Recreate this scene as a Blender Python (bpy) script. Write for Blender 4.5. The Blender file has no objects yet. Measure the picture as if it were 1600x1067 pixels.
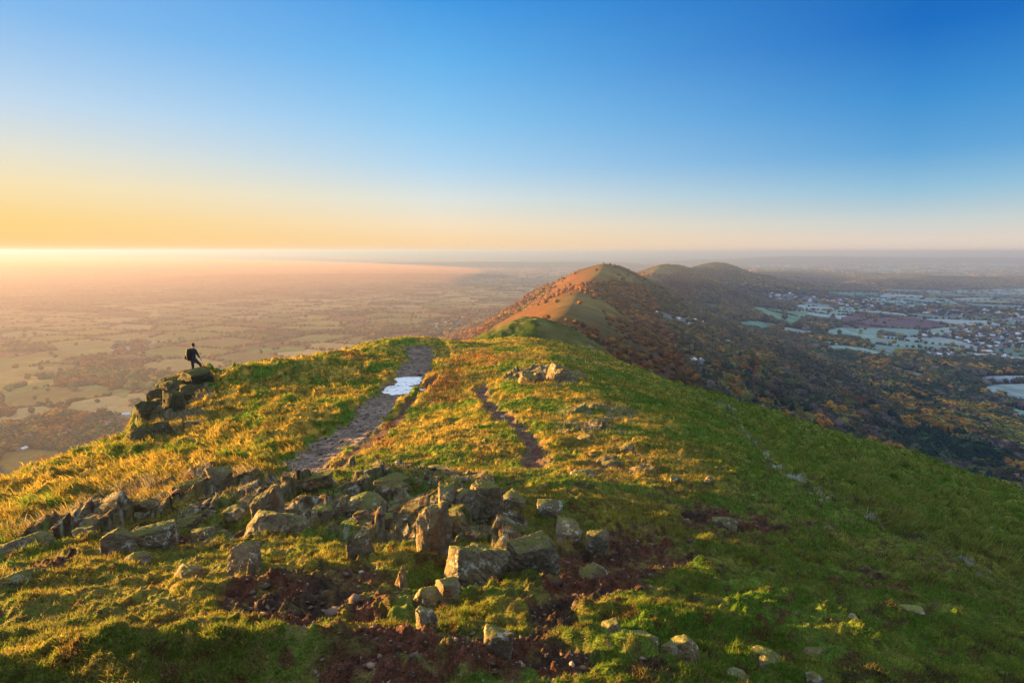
import bpy, bmesh, math, random
import numpy as np
from mathutils import Vector, Matrix

S = bpy.context.scene
COL = S.collection
rad = math.radians

# ------------------------------------------------------------------ camera
PITCH = 9.04
cam = bpy.data.cameras.new('camera')
cam_ob = bpy.data.objects.new('camera', cam)
COL.objects.link(cam_ob)
S.camera = cam_ob
cam.lens = 20.0
cam.sensor_width = 36.0
cam.clip_start = 0.1
cam.clip_end = 200000.0
cam_ob.rotation_euler = (rad(90 - PITCH), 0, 0)

# ------------------------------------------------------------------ sky and sun
SUN_AZ, SUN_EL = -75.0, 3.2
EXPO = 2.88
S.view_settings.view_transform = 'Standard'
S.view_settings.look = 'None'
S.view_settings.gamma = 1.0
S.view_settings.exposure = EXPO
world = bpy.data.worlds.new('World')
S.world = world
world.use_nodes = True


def srgb(c):
    return tuple(((v / 255) / 12.92 if v / 255 <= 0.04045 else ((v / 255 + 0.055) / 1.055) ** 2.4) for v in c)


def build_world():
    nt = world.node_tree
    N, L = nt.nodes, nt.links
    bg = N['Background']
    sky = N.new('ShaderNodeTexSky')
    sky.sky_type = 'NISHITA'
    sky.sun_disc = False
    sky.sun_elevation = rad(SUN_EL)
    sky.sun_rotation = rad(SUN_AZ)
    sky.altitude = 400
    tc = N.new('ShaderNodeTexCoord')
    sep = N.new('ShaderNodeSeparateXYZ')
    L.new(tc.outputs['Generated'], sep.inputs[0])

    def M(op, a, b=None):
        n = N.new('ShaderNodeMath')
        n.operation = op
        for i, v in enumerate((a, b)):
            if v is None:
                continue
            if isinstance(v, (int, float)):
                n.inputs[i].default_value = v
            else:
                L.new(v, n.inputs[i])
        return n.outputs[0]
    elev = M('MULTIPLY', M('ARCSINE', sep.outputs[2]), 180 / math.pi)
    ef = M('DIVIDE', elev, 60.0)
    efr = M('POWER', M('MAXIMUM', ef, 0.0), 0.5)           # spread the low angles over the ramp
    az = M('ARCTAN2', sep.outputs[0], sep.outputs[1])
    d = M('SUBTRACT', az, rad(SUN_AZ))
    t = M('MULTIPLY', M('SUBTRACT', 1.0, M('COSINE', d)), 0.5)

    def ramp(stops):
        n = N.new('ShaderNodeValToRGB')
        cr = n.color_ramp
        cr.interpolation = 'EASE' if False else 'LINEAR'
        while len(cr.elements) > 1:
            cr.elements.remove(cr.elements[-1])
        for i, (e, c) in enumerate(stops):
            p = (e / 60.0) ** 0.5
            el = cr.elements[0] if i == 0 else cr.elements.new(p)
            el.position = p
            el.color = (*srgb(c), 1)
        L.new(efr, n.inputs[0])
        return n.outputs[0]
    left = ramp([(0, (255, 188, 120)), (1, (255, 204, 112)), (2.5, (255, 214, 126)), (5, (254, 228, 172)), (7.5, (236, 230, 210)),
                 (11, (200, 221, 240)), (17, (138, 190, 240)), (25, (106, 168, 234)), (38, (225, 238, 255)), (60, (255, 255, 255))])
    mid = ramp([(0, (250, 206, 165)), (1, (255, 218, 166)), (2.5, (250, 228, 194)), (5, (224, 231, 226)), (8, (180, 217, 242)),
                (12, (142, 202, 243)), (17, (104, 182, 240)), (22, (66, 156, 230)), (38, (215, 232, 255)), (60, (255, 255, 255))])
    right = ramp([(0, (236, 212, 196)), (1, (230, 216, 202)), (2.5, (205, 214, 212)), (5, (150, 196, 222)), (8, (98, 168, 220)),
                  (12, (62, 146, 214)), (17, (24, 112, 198)), (25, (10, 96, 182)), (38, (205, 228, 255)), (60, (255, 255, 255))])

    def mix(f, a, b):
        n = N.new('ShaderNodeMix')
        n.data_type = 'RGBA'
        L.new(f, n.inputs[0])
        L.new(a, n.inputs[6])
        L.new(b, n.inputs[7])
        return n.outputs[2]

    def seg(a, b):
        n = N.new('ShaderNodeMapRange')
        n.inputs[1].default_value = a
        n.inputs[2].default_value = b
        n.clamp = True
        L.new(t, n.inputs[0])
        return n.outputs[0]
    c = mix(seg(0.31, 0.66), mix(seg(0.05, 0.31), left, mid), right)
    sc = N.new('ShaderNodeVectorMath')
    sc.operation = 'SCALE'
    zen = N.new('ShaderNodeMapRange')  # overhead sky, outside the view, given extra brightness to lift shaded ground
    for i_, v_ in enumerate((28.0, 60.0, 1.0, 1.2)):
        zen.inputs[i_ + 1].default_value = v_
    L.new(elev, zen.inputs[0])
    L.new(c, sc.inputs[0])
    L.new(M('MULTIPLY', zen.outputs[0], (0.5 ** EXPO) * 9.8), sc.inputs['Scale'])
    # a little of the physical sky, softly, on top
    s2 = N.new('ShaderNodeVectorMath')
    s2.operation = 'SCALE'
    L.new(sky.outputs[0], s2.inputs[0])
    s2.inputs['Scale'].default_value = 0.0004
    ad = N.new('ShaderNodeVectorMath')
    ad.operation = 'ADD'
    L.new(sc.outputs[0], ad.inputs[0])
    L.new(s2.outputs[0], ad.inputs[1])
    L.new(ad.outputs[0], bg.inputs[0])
    bg.inputs[1].default_value = 0.1


build_world()
sun_l = bpy.data.lights.new('sun', 'SUN')
sun_l.energy = 5.0
sun_l.angle = rad(0.5)
sun_l.color = (1.0, 0.52, 0.13)
sun = bpy.data.objects.new('sun', sun_l)
COL.objects.link(sun)
SUNDIR = Vector((math.sin(rad(SUN_AZ)) * math.cos(rad(SUN_EL)), math.cos(rad(SUN_AZ)) * math.cos(rad(SUN_EL)), math.sin(rad(SUN_EL))))
sun.rotation_euler = SUNDIR.to_track_quat('Z', 'Y').to_euler()
S.cycles.max_bounces = 6
S.cycles.volume_bounces = 1
S.cycles.use_denoising = True

# ------------------------------------------------------------------ numpy helpers
FPX, CU, CV = 1600 * 20 / 36.0, 800.0, 533.5
CT, ST = math.cos(rad(PITCH)), math.sin(rad(PITCH))


def project(x, y, z):
    dep = y * CT - z * ST
    up = y * ST + z * CT
    dep = np.where(dep < 1e-6, 1e-6, dep)
    return CU + FPX * x / dep, CV - FPX * up / dep


def pix_dir(u, v):
    a, b = (u - CU) / FPX, (CV - v) / FPX
    return a, CT + b * ST, -ST + b * CT          # x, y, z


def px_at(u, v, y):
    a, fy, fz = pix_dir(u, v)
    k = y / fy
    return a * k, y, fz * k


rng0 = np.random.default_rng(7)
PERM = rng0.permutation(1024)
RV = rng0.random(1024) * 2 - 1


def _h(i, j, s):
    return RV[PERM[(PERM[(i + s * 57) & 1023] + j) & 1023]]


def vn(x, y, s=0):
    xi = np.floor(x).astype(np.int64)
    yi = np.floor(y).astype(np.int64)
    fx, fy = x - xi, y - yi
    fx = fx * fx * fx * (fx * (fx * 6 - 15) + 10)
    fy = fy * fy * fy * (fy * (fy * 6 - 15) + 10)
    a = _h(xi, yi, s)
    b = _h(xi + 1, yi, s)
    c = _h(xi, yi + 1, s)
    d = _h(xi + 1, yi + 1, s)
    return a + (b - a) * fx + (c - a) * fy + (a - b - c + d) * fx * fy


def fbm(x, y, o=4, s=0, g=0.5):
    r, a, n = 0, 1.0, 0.0
    for k in range(o):
        r = r + a * vn(x + 17.3 * k, y - 9.1 * k, s + k)
        n += a
        a *= g
        x, y = x * 2.03 + 0.3 * y, y * 2.03 - 0.3 * x
    return r / n


def ss(a, b, x):
    t = np.clip((x - a) / (b - a), 0, 1)
    return t * t * (3 - 2 * t)


# ------------------------------------------------------------------ terrain: near hill through control points
ctrl = [  # u, v, forward distance
    (0, 1067, 2.2), (400, 1067, 2.1), (800, 1067, 2.1), (1200, 1067, 2.2), (1600, 1067, 3.0),
    (0, 950, 3.6), (400, 950, 3.4), (800, 950, 3.4), (1200, 950, 3.8), (1600, 1000, 4.3),
    (0, 880, 5.2), (200, 880, 4.9), (450, 890, 4.5), (800, 900, 4.3), (1200, 900, 5.2), (1400, 900, 6.9), (1600, 900, 8.8),
    (200, 830, 6.7), (450, 820, 6.2), (650, 840, 5.6), (900, 850, 5.4),
    (0, 833, 7.4), (160, 803, 8.0), (270, 768, 8.8), (400, 750, 9.2), (500, 742, 9.6), (620, 742, 9.4), (760, 762, 8.6), (900, 770, 8.6),
    (0, 822, 12.5), (100, 785, 14.5), (300, 750, 16.0), (480, 722, 18.0), (0, 750, 22.0), (100, 714, 27.0), (200, 740, 20.0), (210, 682, 35.0),
    (300, 690, 25.0), (300, 650, 31.0), (400, 640, 31.0), (480, 640, 29.0), (340, 581, 41.0), (303, 585, 40.0), (400, 600, 38.0), (500, 600, 38.0),
    (560, 660, 26.0), (560, 600, 38.0), (500, 556, 52.0), (600, 531, 64.0), (560, 545, 58.0), (250, 622, 38.5), (225, 655, 37.0),
    (625, 609, 36.0), (590, 612, 35.5), (650, 606, 36.5), (650, 560, 52.0), (652, 531, 70.0),
    (700, 700, 16.5), (750, 740, 11.5), (850, 720, 14.0), (1000, 735, 12.0), (1000, 700, 15.0), (750, 650, 24.0), (850, 650, 23.5), (850, 600, 34.0), (750, 600, 36.0),
    (860, 570, 43.0), (750, 550, 56.0), (850, 547, 58.0), (740, 536, 68.0), (900, 541, 72.0), (1000, 650, 24.5),
    (1600, 770, 40.0), (1600, 840, 17.5), (1400, 800, 16.5), (1400, 702, 46.0), (1400, 750, 28.0), (1200, 800, 9.5), (1200, 720, 20.0), (1200, 670, 34.0),
    (1240, 656, 48.0), (1100, 640, 34.0), (1100, 612, 50.0), (1000, 585, 62.0), (1000, 602, 45.0), (940, 550, 75.0),
]
pts = [px_at(*c) for c in ctrl]
pts += [(0, 0, -1.7), (2, 0.3, -1.9), (-2, 0.3, -1.9), (0, -5, -2.6), (9, -2, -5.5), (-9, -2, -4.6), (0, -30, -10), (25, -20, -16), (-25, -20, -16), (40, 0, -24), (-40, 0, -26),
        (-6, 13, -5.9), (-3, 13, -5.4), (-10, 12.5, -6.6),
        (0, 90, -15), (-8, 85, -15), (12, 95, -18), (0, 112, -21.5), (-20, 75, -17), (-35, 65, -24), (-30, 52, -17.5), (-34, 45, -22), (-32, 38, -20), (-34, 30, -20),
        (-36, 22, -20), (-27, 18, -13.5), (60, 50, -29), (40, 70, -27), (25, 90, -25), (60, 20, -29), (30, 12, -14.5), (80, 80, -45), (-60, 60, -48), (-60, 10, -42), (0, 140, -27), (-40, 110, -42), (50, 120, -42)]
P = np.array(pts)


def _phi(r2):
    return 0.5 * r2 * np.log(r2 + 1e-9)


def _fit():
    n = len(P)
    d2 = ((P[:, None, :2] - P[None, :, :2]) ** 2).sum(-1)
    A = np.zeros((n + 3, n + 3))
    A[:n, :n] = _phi(d2) + np.eye(n) * 0.6
    A[:n, n] = 1
    A[:n, n + 1:] = P[:, :2]
    A[n, :n] = 1
    A[n + 1:, :n] = P[:, :2].T
    b = np.zeros(n + 3)
    b[:n] = P[:, 2]
    return np.linalg.solve(A, b)


W_ = _fit()


def near_h(x, y):
    out = np.empty(x.shape)
    n = len(P)
    xf, yf, of = x.ravel(), y.ravel(), out.ravel()
    for i in range(0, xf.size, 40000):
        a, b = xf[i:i + 40000], yf[i:i + 40000]
        r2 = (a[:, None] - P[None, :, 0]) ** 2 + (b[:, None] - P[None, :, 1]) ** 2
        of[i:i + 40000] = _phi(r2) @ W_[:n] + W_[n] + W_[n + 1] * a + W_[n + 2] * b
    return of.reshape(x.shape)


# ------------------------------------------------------------------ terrain: ridge, valleys and far hills
RIDGES = [  # polyline of x, y, crest z, width, exponent
    ([(0, -400, -60, 330), (0, -60, -17, 330), (0, 70, -11, 350), (4, 112, -22, 350), (4, 140, -30, 300), (8, 190, -31, 220), (16, 260, -42, 190), (26, 400, -54, 190), (62, 620, -64, 240), (105, 900, -64, 300), (180, 1200, -50, 330), (243, 1500, -33, 330),
      (320, 1800, -80, 350), (520, 2300, -110, 380), (720, 2700, -64, 330), (860, 3000, -72, 330), (1010, 3300, -95, 330), (1240, 3500, -66, 340), (1600, 3900, -150, 420), (2000, 4600, -215, 500)], 1.6),
    ([(1500, 5200, -190, 500), (2200, 5600, -205, 600), (3000, 6300, -215, 700)], 1.8),
    ([(3000, 4700, -228, 260), (3500, 4900, -205, 330), (4100, 5100, -222, 350), (5000, 5000, -215, 400)], 1.8),
    ([(-9000, 9000, -262, 500), (-7200, 9400, -245, 600), (-5600, 9300, -270, 500)], 2.0),
    ([(-3600, 7000, -286, 500), (-2000, 7200, -280, 400), (-600, 7400, -290, 400)], 2.0),
    ([(-2600, 12500, -240, 800), (-400, 12500, -225, 700), (2200, 12800, -235, 700)], 2.0),
    ([(5000, 14500, -200, 900), (7500, 15000, -118, 1500), (10500, 15500, -140, 1500), (16000, 15500, -150, 1500)], 2.0),
    ([(-60000, 20000, 150, 2500), (-30000, 27000, 118, 2500), (-12000, 33000, 60, 2500), (2000, 36000, -60, 2500), (14000, 37000, -160, 2500)], 2.0),
]


def far_h(x, y):
    # base plains: lower to the left, higher and rolling to the right of the ridge
    xr = np.interp(y, [0, 1500, 3500, 6000, 60000], [0, 243, 1240, 2500, 9000])
    rgt = ss(-300, 500, x - xr)
    r = np.hypot(x, y)
    roll = fbm(x / 900, y / 900, 3, 21) * (8 + 16 * rgt) + fbm(x / 3500, y / 3500, 2, 25) * (6 + 22 * rgt)
    base = -332 + 47 * rgt + roll * ss(200, 1500, r)
    z = base
    hi = np.zeros(x.shape)
    for k, (line, ex) in enumerate(RIDGES):
        bd = np.full(x.shape, 1e18)
        bz = np.zeros(x.shape)
        bw = np.ones(x.shape)
        wob = fbm(x / 160, y / 160, 3, 30 + k) * (0.16 if k == 0 else 0.3)
        for (x0, y0, z0, w0), (x1, y1, z1, w1) in zip(line[:-1], line[1:]):
            dx, dy = x1 - x0, y1 - y0
            t = np.clip(((x - x0) * dx + (y - y0) * dy) / (dx * dx + dy * dy), 0, 1)
            d = np.hypot(x - x0 - t * dx, y - y0 - t * dy)
            m = d < bd
            ts = t * t * (3 - 2 * t)
            bd = np.where(m, d, bd)
            bz = np.where(m, z0 + (z1 - z0) * ts, bz)
            bw = np.where(m, w0 + (w1 - w0) * t, bw)
        q = (bd / bw)
        q = np.maximum(q + wob * np.minimum(q * 2, 1), 0)
        pr = np.exp(-q ** ex)
        zz = base + (bz - base) * pr
        z = np.maximum(z, zz) if k else zz
        hi = np.maximum(hi, pr)
    gl = hi * (1 - hi) * 4 * ss(260, 600, r) * (r < 4500)
    z = z + gl * (np.abs(fbm(x / 130, y / 130, 4, 270)) - .22) * 26
    z = z - r * r / 1.49e7                      # the earth's curve
    # the knoll beyond the saddle
    e = ((x - 4) / 38) ** 2 + ((y - 186) / 26) ** 2
    z = z + 8.5 * np.exp(-e ** 1.5)
    return z, hi


def height0(x, y):
    r = np.hypot(x, y)
    z = np.empty(x.shape)
    hi = np.ones(x.shape)
    wb = ss(75, 135, r)
    f = wb > 0
    n = wb < 1
    zf = np.zeros(x.shape)
    if f.any():
        a, b = far_h(x[f], y[f])
        zf[f] = a
        hi[f] = b
    zn = np.zeros(x.shape)
    if n.any():
        zn[n] = near_h(x[n], y[n])
    z = zn * (1 - wb) + zf * wb
    return z, hi


def unproject(u, v, t0=1.2, t1=20000, fn=None):
    """first meeting of pixel rays with the ground; arrays in, x,y,z and hit flag out"""
    u = np.atleast_1d(np.asarray(u, float))
    v = np.atleast_1d(np.asarray(v, float))
    a, b, c = pix_dir(u, v)
    ts = np.exp(np.linspace(math.log(t0), math.log(t1), 420))
    lo = np.full(u.shape, t0)
    hi = np.full(u.shape, np.nan)
    done = np.zeros(u.shape, bool)
    prev = t0
    for t in ts:
        z, _ = height0(a * t, b * t)
        m = (~done) & (c * t < z)
        hi[m] = t
        lo[m] = prev
        done |= m
        prev = t
        if done.all():
            break
    hi = np.where(done, hi, t1)
    for _ in range(14):
        mid = (lo + hi) / 2
        z, _h2 = height0(a * mid, b * mid)
        m = c * mid < z
        hi = np.where(m, mid, hi)
        lo = np.where(m, lo, mid)
    return a * hi, b * hi, c * hi, done


def seg_dist(x, y, line):
    """distance to polyline and parameter along it (metres), signed side"""
    bd = np.full(x.shape, 1e18)
    bt = np.zeros(x.shape)
    sd = np.zeros(x.shape)
    acc = 0
    for (x0, y0), (x1, y1) in zip(line[:-1], line[1:]):
        dx, dy = x1 - x0, y1 - y0
        ln = math.hypot(dx, dy)
        t = np.clip(((x - x0) * dx + (y - y0) * dy) / (ln * ln), 0, 1)
        d = np.hypot(x - x0 - t * dx, y - y0 - t * dy)
        m = d < bd
        bd = np.where(m, d, bd)
        bt = np.where(m, acc + t * ln, bt)
        sd = np.where(m, np.sign((x - x0) * dy - (y - y0) * dx), sd)
        acc += ln
    return bd, bt, sd


def smooth_line(l, k=3):
    for _ in range(k):
        n = [l[0]]
        for p, q in zip(l[:-1], l[1:]):
            n += [(p[0] * .75 + q[0] * .25, p[1] * .75 + q[1] * .25), (p[0] * .25 + q[0] * .75, p[1] * .25 + q[1] * .75)]
        n.append(l[-1])
        l = n
    return l


def world_line(uv):
    x, y, z, _ = unproject([p[0] for p in uv], [p[1] for p in uv])
    return smooth_line(list(zip(x, y)), 2)


PATH = world_line([(452, 750), (478, 722), (505, 700), (545, 672), (580, 645), (612, 618), (634, 600), (648, 580), (654, 560), (655, 545), (655, 533)])
RUT = world_line([(520, 735), (560, 702), (600, 668), (630, 640), (655, 618), (680, 592)])
TRAIL = world_line([(757, 598), (751, 612), (760, 632), (785, 652), (812, 668), (830, 688), (836, 708), (832, 728)])
SLOPE_LINE = world_line([(1135, 640), (1185, 708), (1260, 765), (1330, 800), (1440, 855), (1500, 885), (1570, 918)])
KNOLL_PATH = world_line([(925, 545), (890, 551), (850, 549), (800, 545)])
px_, py_, pz_, _ = unproject([628], [607])
PUD = (float(px_[0]), float(py_[0]))


def bedrock(x, y, size, seed):
    """cracked, tilted blocks: height 0..1 and closeness to a crack"""
    ca, sa = math.cos(.5), math.sin(.5)
    px, py = (x * ca + y * sa) / size, (-x * sa + y * ca) / (size * .72)
    px = px + .25 * fbm(x / size * 1.3, y / size * 1.3, 2, seed + 60)
    py = py + .25 * fbm(x / size * 1.3 + 9, y / size * 1.3, 2, seed + 61)
    xi, yi = np.floor(px).astype(np.int64), np.floor(py).astype(np.int64)
    f1 = np.full(x.shape, 9.)
    f2 = np.full(x.shape, 9.)
    hh = np.zeros(x.shape)
    for i in (-1, 0, 1):
        for j in (-1, 0, 1):
            a, b = xi + i, yi + j
            dx = px - (a + .5 + .42 * _h(a, b, seed))
            dy = py - (b + .5 + .42 * _h(a, b, seed + 1))
            d = np.hypot(dx, dy)
            hc = .5 + .5 * _h(a, b, seed + 2) + dx * (.35 + .45 * _h(a, b, seed + 3)) - dy * .5 * _h(a, b, seed + 4)
            m = d < f1
            f2 = np.where(m, f1, np.minimum(f2, d))
            hh = np.where(m, hc, hh)
            f1 = np.where(m, d, f1)
    return hh, f2 - f1


def detail(x, y, z, r, u, v):
    """small relief of the near hill plus the ground masks"""
    m = {}
    pd, pt, psd = seg_dist(x, y, PATH)
    wv = fbm(x * .35, y * .35, 2, 3) * .5
    pw = np.interp(pt, [0, 12, 25, 45, 80], [.8, .85, 1.2, 1.25, 2.0])
    wv = wv + fbm(x * 1.7, y * 1.7, 3, 7) * .45
    m['path'] = 1 - ss(pw * .72, pw * 1.15, pd + wv)
    rd, rt, _ = seg_dist(x, y, RUT)
    m['rut'] = (1 - ss(.18, .42, rd + wv * .4)) * (r > 12)
    td, tt, _ = seg_dist(x, y, TRAIL)
    m['trail'] = 1 - ss(.12, .55, td + wv * .7)
    sl, _, _ = seg_dist(x, y, SLOPE_LINE)
    m['line'] = 1 - ss(.1, .45, sl + wv * .8)
    kd, _, _ = seg_dist(x, y, KNOLL_PATH)
    m['knollpath'] = (1 - ss(.5, 1.0, kd)) * (r > 80)
    ell = lambda cu, cv, a, b: np.exp(-(((u - cu) / a) ** 2 + ((v - cv) / b) ** 2))
    nearm = (r < 130) & (y > 0)
    inv = 1.0 * nearm
    # soil patches
    sn = fbm(x * 1.1, y * 1.1, 4, 41)
    so = .95 * ell(900, 900, 90, 70) + .8 * ell(1000, 880, 80, 40) + .75 * ell(640, 1010, 140, 70) + .85 * ell(430, 960, 120, 45) + .8 * ell(830, 1010, 90, 60) \
        + .7 * ell(70, 890, 70, 22) + .75 * ell(300, 845, 90, 18) + .6 * ell(560, 890, 50, 40) + .65 * ell(1180, 830, 120, 45) + .6 * ell(1100, 790, 70, 25) \
        + .5 * ell(520, 1050, 100, 30) + .5 * ell(1000, 1040, 130, 30) + .5 * ell(1400, 900, 140, 35) + .55 * ell(560, 745, 50, 12) + .55 * ell(1000, 830, 60, 35)
    sn2 = fbm(x * 4.5, y * 4.5, 3, 43)
    so = so + .3 * ell(430, 960, 130, 45) + .25 * ell(650, 1010, 140, 45) + .25 * ell(520, 1050, 120, 30) + .4 * ell(120, 900, 90, 25)
    m['soil'] = ss(.40, .66, so * inv * .85 + sn * .55 + sn2 * .32 + .04) * (r < 22)
    # stony, humpy crest of the outcrop
    ro = ell(380, 790, 190, 36) + ell(640, 780, 120, 40) + ell(160, 830, 120, 28) + .8 * ell(700, 850, 110, 60) + .25 * ell(980, 730, 130, 26) + .7 * ell(850, 590, 60, 16) + .3 * ell(930, 660, 90, 40) + .7 * ell(270, 625, 60, 45)
    m['rocky'] = np.clip(ro * inv, 0, 1)
    # reddish bracken
    br = ell(690, 600, 50, 35) + .8 * ell(760, 560, 60, 18) + .6 * ell(560, 560, 60, 14) + .5 * ell(460, 580, 60, 10) + .6 * ell(600, 690, 30, 30)
    m['red'] = ss(.35, .8, br * inv + .35 * fbm(x * .3, y * .3, 3, 45)) * (r < 120)
    # long tussocky grass on the two flanks
    lf = ss(60, -60, u - (430 + (v - 600) * .2)) * (r > 9) + .6 * (1 - ss(560, 660, u)) * (r > 22)
    rt_ = ss(-40, 60, (u - 1150) - (v - 690) * 1.5) * (r > 12)
    m['tus'] = np.clip(lf + rt_, 0, 1) * inv
    m['leftf'] = np.clip(lf, 0, 1)
    # --- relief
    k = ss(.5, 3, r)
    fade = 1 - ss(90, 170, r)
    h = fbm(x * .16, y * .16, 3, 50) * .40 * ss(8, 25, r) * fade
    # drawn-out hummocks: noise squeezed along the fall of the slope
    a1 = fbm(x * .55 + y * .25, y * 1.0 - x * .35, 4, 60)
    h += (np.abs(a1) - .25) * (.30 + .55 * m['tus'] * ss(8, 20, r)) * fade * k
    tf = 1 - ss(40, 90, r)
    a2 = fbm(x * 2.2, y * 2.6, 3, 64)
    h += (np.abs(a2) - .2) * (.10 + .09 * ss(8, 20, r) + .05 * m['tus']) * tf * k
    f2 = 1 - ss(14, 34, r)
    a3 = fbm(x * 7, y * 7, 3, 68)
    a4 = fbm(x * 21, y * 21, 3, 72)
    h += ((np.abs(a3) - .2) * .07 + a4 * (.028 + .02 * m['soil'])) * f2 * k
    # cracked bedrock breaking through the turf of the stony areas
    rocky_on = m['rocky'] > .12
    rib = np.zeros(x.shape)
    if rocky_on.any():
        xs_, ys_ = x[rocky_on], y[rocky_on]
        b1, c1 = bedrock(xs_, ys_, .62, 210)
        b2, c2 = bedrock(xs_, ys_, .27, 220)
        big = ss(14, 26, r[rocky_on])
        b3, c3 = bedrock(xs_, ys_, 1.3, 230)
        rk_ = m['rocky'][rocky_on]
        t1 = (b1 * .42 + b2 * .10 - .05 * (1 - ss(0, .12, c1)) - .03 * (1 - ss(0, .15, c2))) * (1 - big) + (b3 * .6 + b1 * .25 - .08 * (1 - ss(0, .12, c3))) * big
        t1 = t1 + .035 * fbm(xs_ * 5, ys_ * 5, 4, 240) - .35 + .30 * (rk_ - .5) + .16 * fbm(xs_ * .9, ys_ * .9, 3, 80)
        t0 = h[rocky_on] - .05
        up = ss(-.03, .03, t1 - t0)
        h[rocky_on] = np.where(t1 > t0, t1, t0) * ss(.12, .3, rk_) + h[rocky_on] * (1 - ss(.12, .3, rk_))
        rib[rocky_on] = up * ss(.12, .3, rk_)
    m['rib'] = rib
    h -= m['soil'] * .05 * k
    cg = np.clip(1.25 * ell(300, 598, 34, 17) + 1.25 * ell(262, 628, 34, 26) + 1.25 * ell(226, 664, 26, 24), 0, 1) * inv * (r > 28)
    rb3 = np.zeros(x.shape)
    con = cg > .05
    if con.any():
        q1, q2_ = bedrock(x[con], y[con], 1.7, 250)
        q3, q4 = bedrock(x[con], y[con], .7, 255)
        rb3[con] = q1 * .9 + q3 * .35 - .12 * (1 - ss(0, .1, q2_))
    hk = 1 - np.exp(-(((x + 22.2) / 2.2) ** 4 + ((y - 38.6) / 2.6) ** 4))
    h += cg * (rb3 * 1.15 - .45 + .5 * fbm(x * 1.6, y * 1.6, 3, 89)) * hk - (1 - hk) * .25
    m['crag'] = cg
    # tracks worn into the turf
    flat = np.maximum(m['path'], np.maximum(m['trail'] * .8, m['rut'] * .7))
    h = h * (1 - .8 * flat)
    h -= m['path'] * (.16 + .30 * ss(35, 50, pt) * (1 - ss(95, 110, pt))) + m['rut'] * .16 + m['trail'] * .14
    h += m['path'] * (fbm(x * 3, y * 3, 3, 90) * .03 + fbm(x * 10, y * 10, 2, 92) * .02 * f2)
    h -= .5 * ss(40, 48, pt) * (1 - ss(88, 100, pt)) * (1 - ss(2.6, 3.3, pd)) * (r < 110)
    # banks beside the upper path
    h += np.exp(-((pd - pw - .9) / .8) ** 2) * .12 * (r < 90)
    h += (m['line'] * -.05 + np.exp(-((sl - .7) / .5) ** 2) * .06) * (r < 60)
    z = z + h
    # puddle hollow
    e = np.hypot((x - PUD[0]) / 1.6, (y - PUD[1] + .3) / 1.25) + fbm(x * 1.6, y * 1.2, 4, 95) * .95
    m['pud'] = 1 - ss(.75, 1.15, e)
    return z, m


def height(x, y):
    r = np.hypot(x, y)
    z, hi = height0(x, y)
    u, v = project(x, y, z)
    near = r < 200
    if np.any(near):
        zn, m = detail(x[near], y[near], z[near], r[near], u[near], v[near])
        z = z.copy()
        z[near] = zn
    return z


# pool level: ground around the puddle is levelled to this plane
PZ = float(height(np.array([PUD[0]]), np.array([PUD[1]]))[0]) - 0.02


# ------------------------------------------------------------------ land use of the plains and the ridge
def inpoly(u, v, poly):
    c = np.zeros(u.shape, bool)
    n = len(poly)
    for i in range(n):
        x0, y0 = poly[i]
        x1, y1 = poly[(i + 1) % n]
        if y0 == y1:
            continue
        c ^= ((y0 > v) != (y1 > v)) & (u < (x1 - x0) * (v - y0) / (y1 - y0) + x0)
    return c


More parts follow.
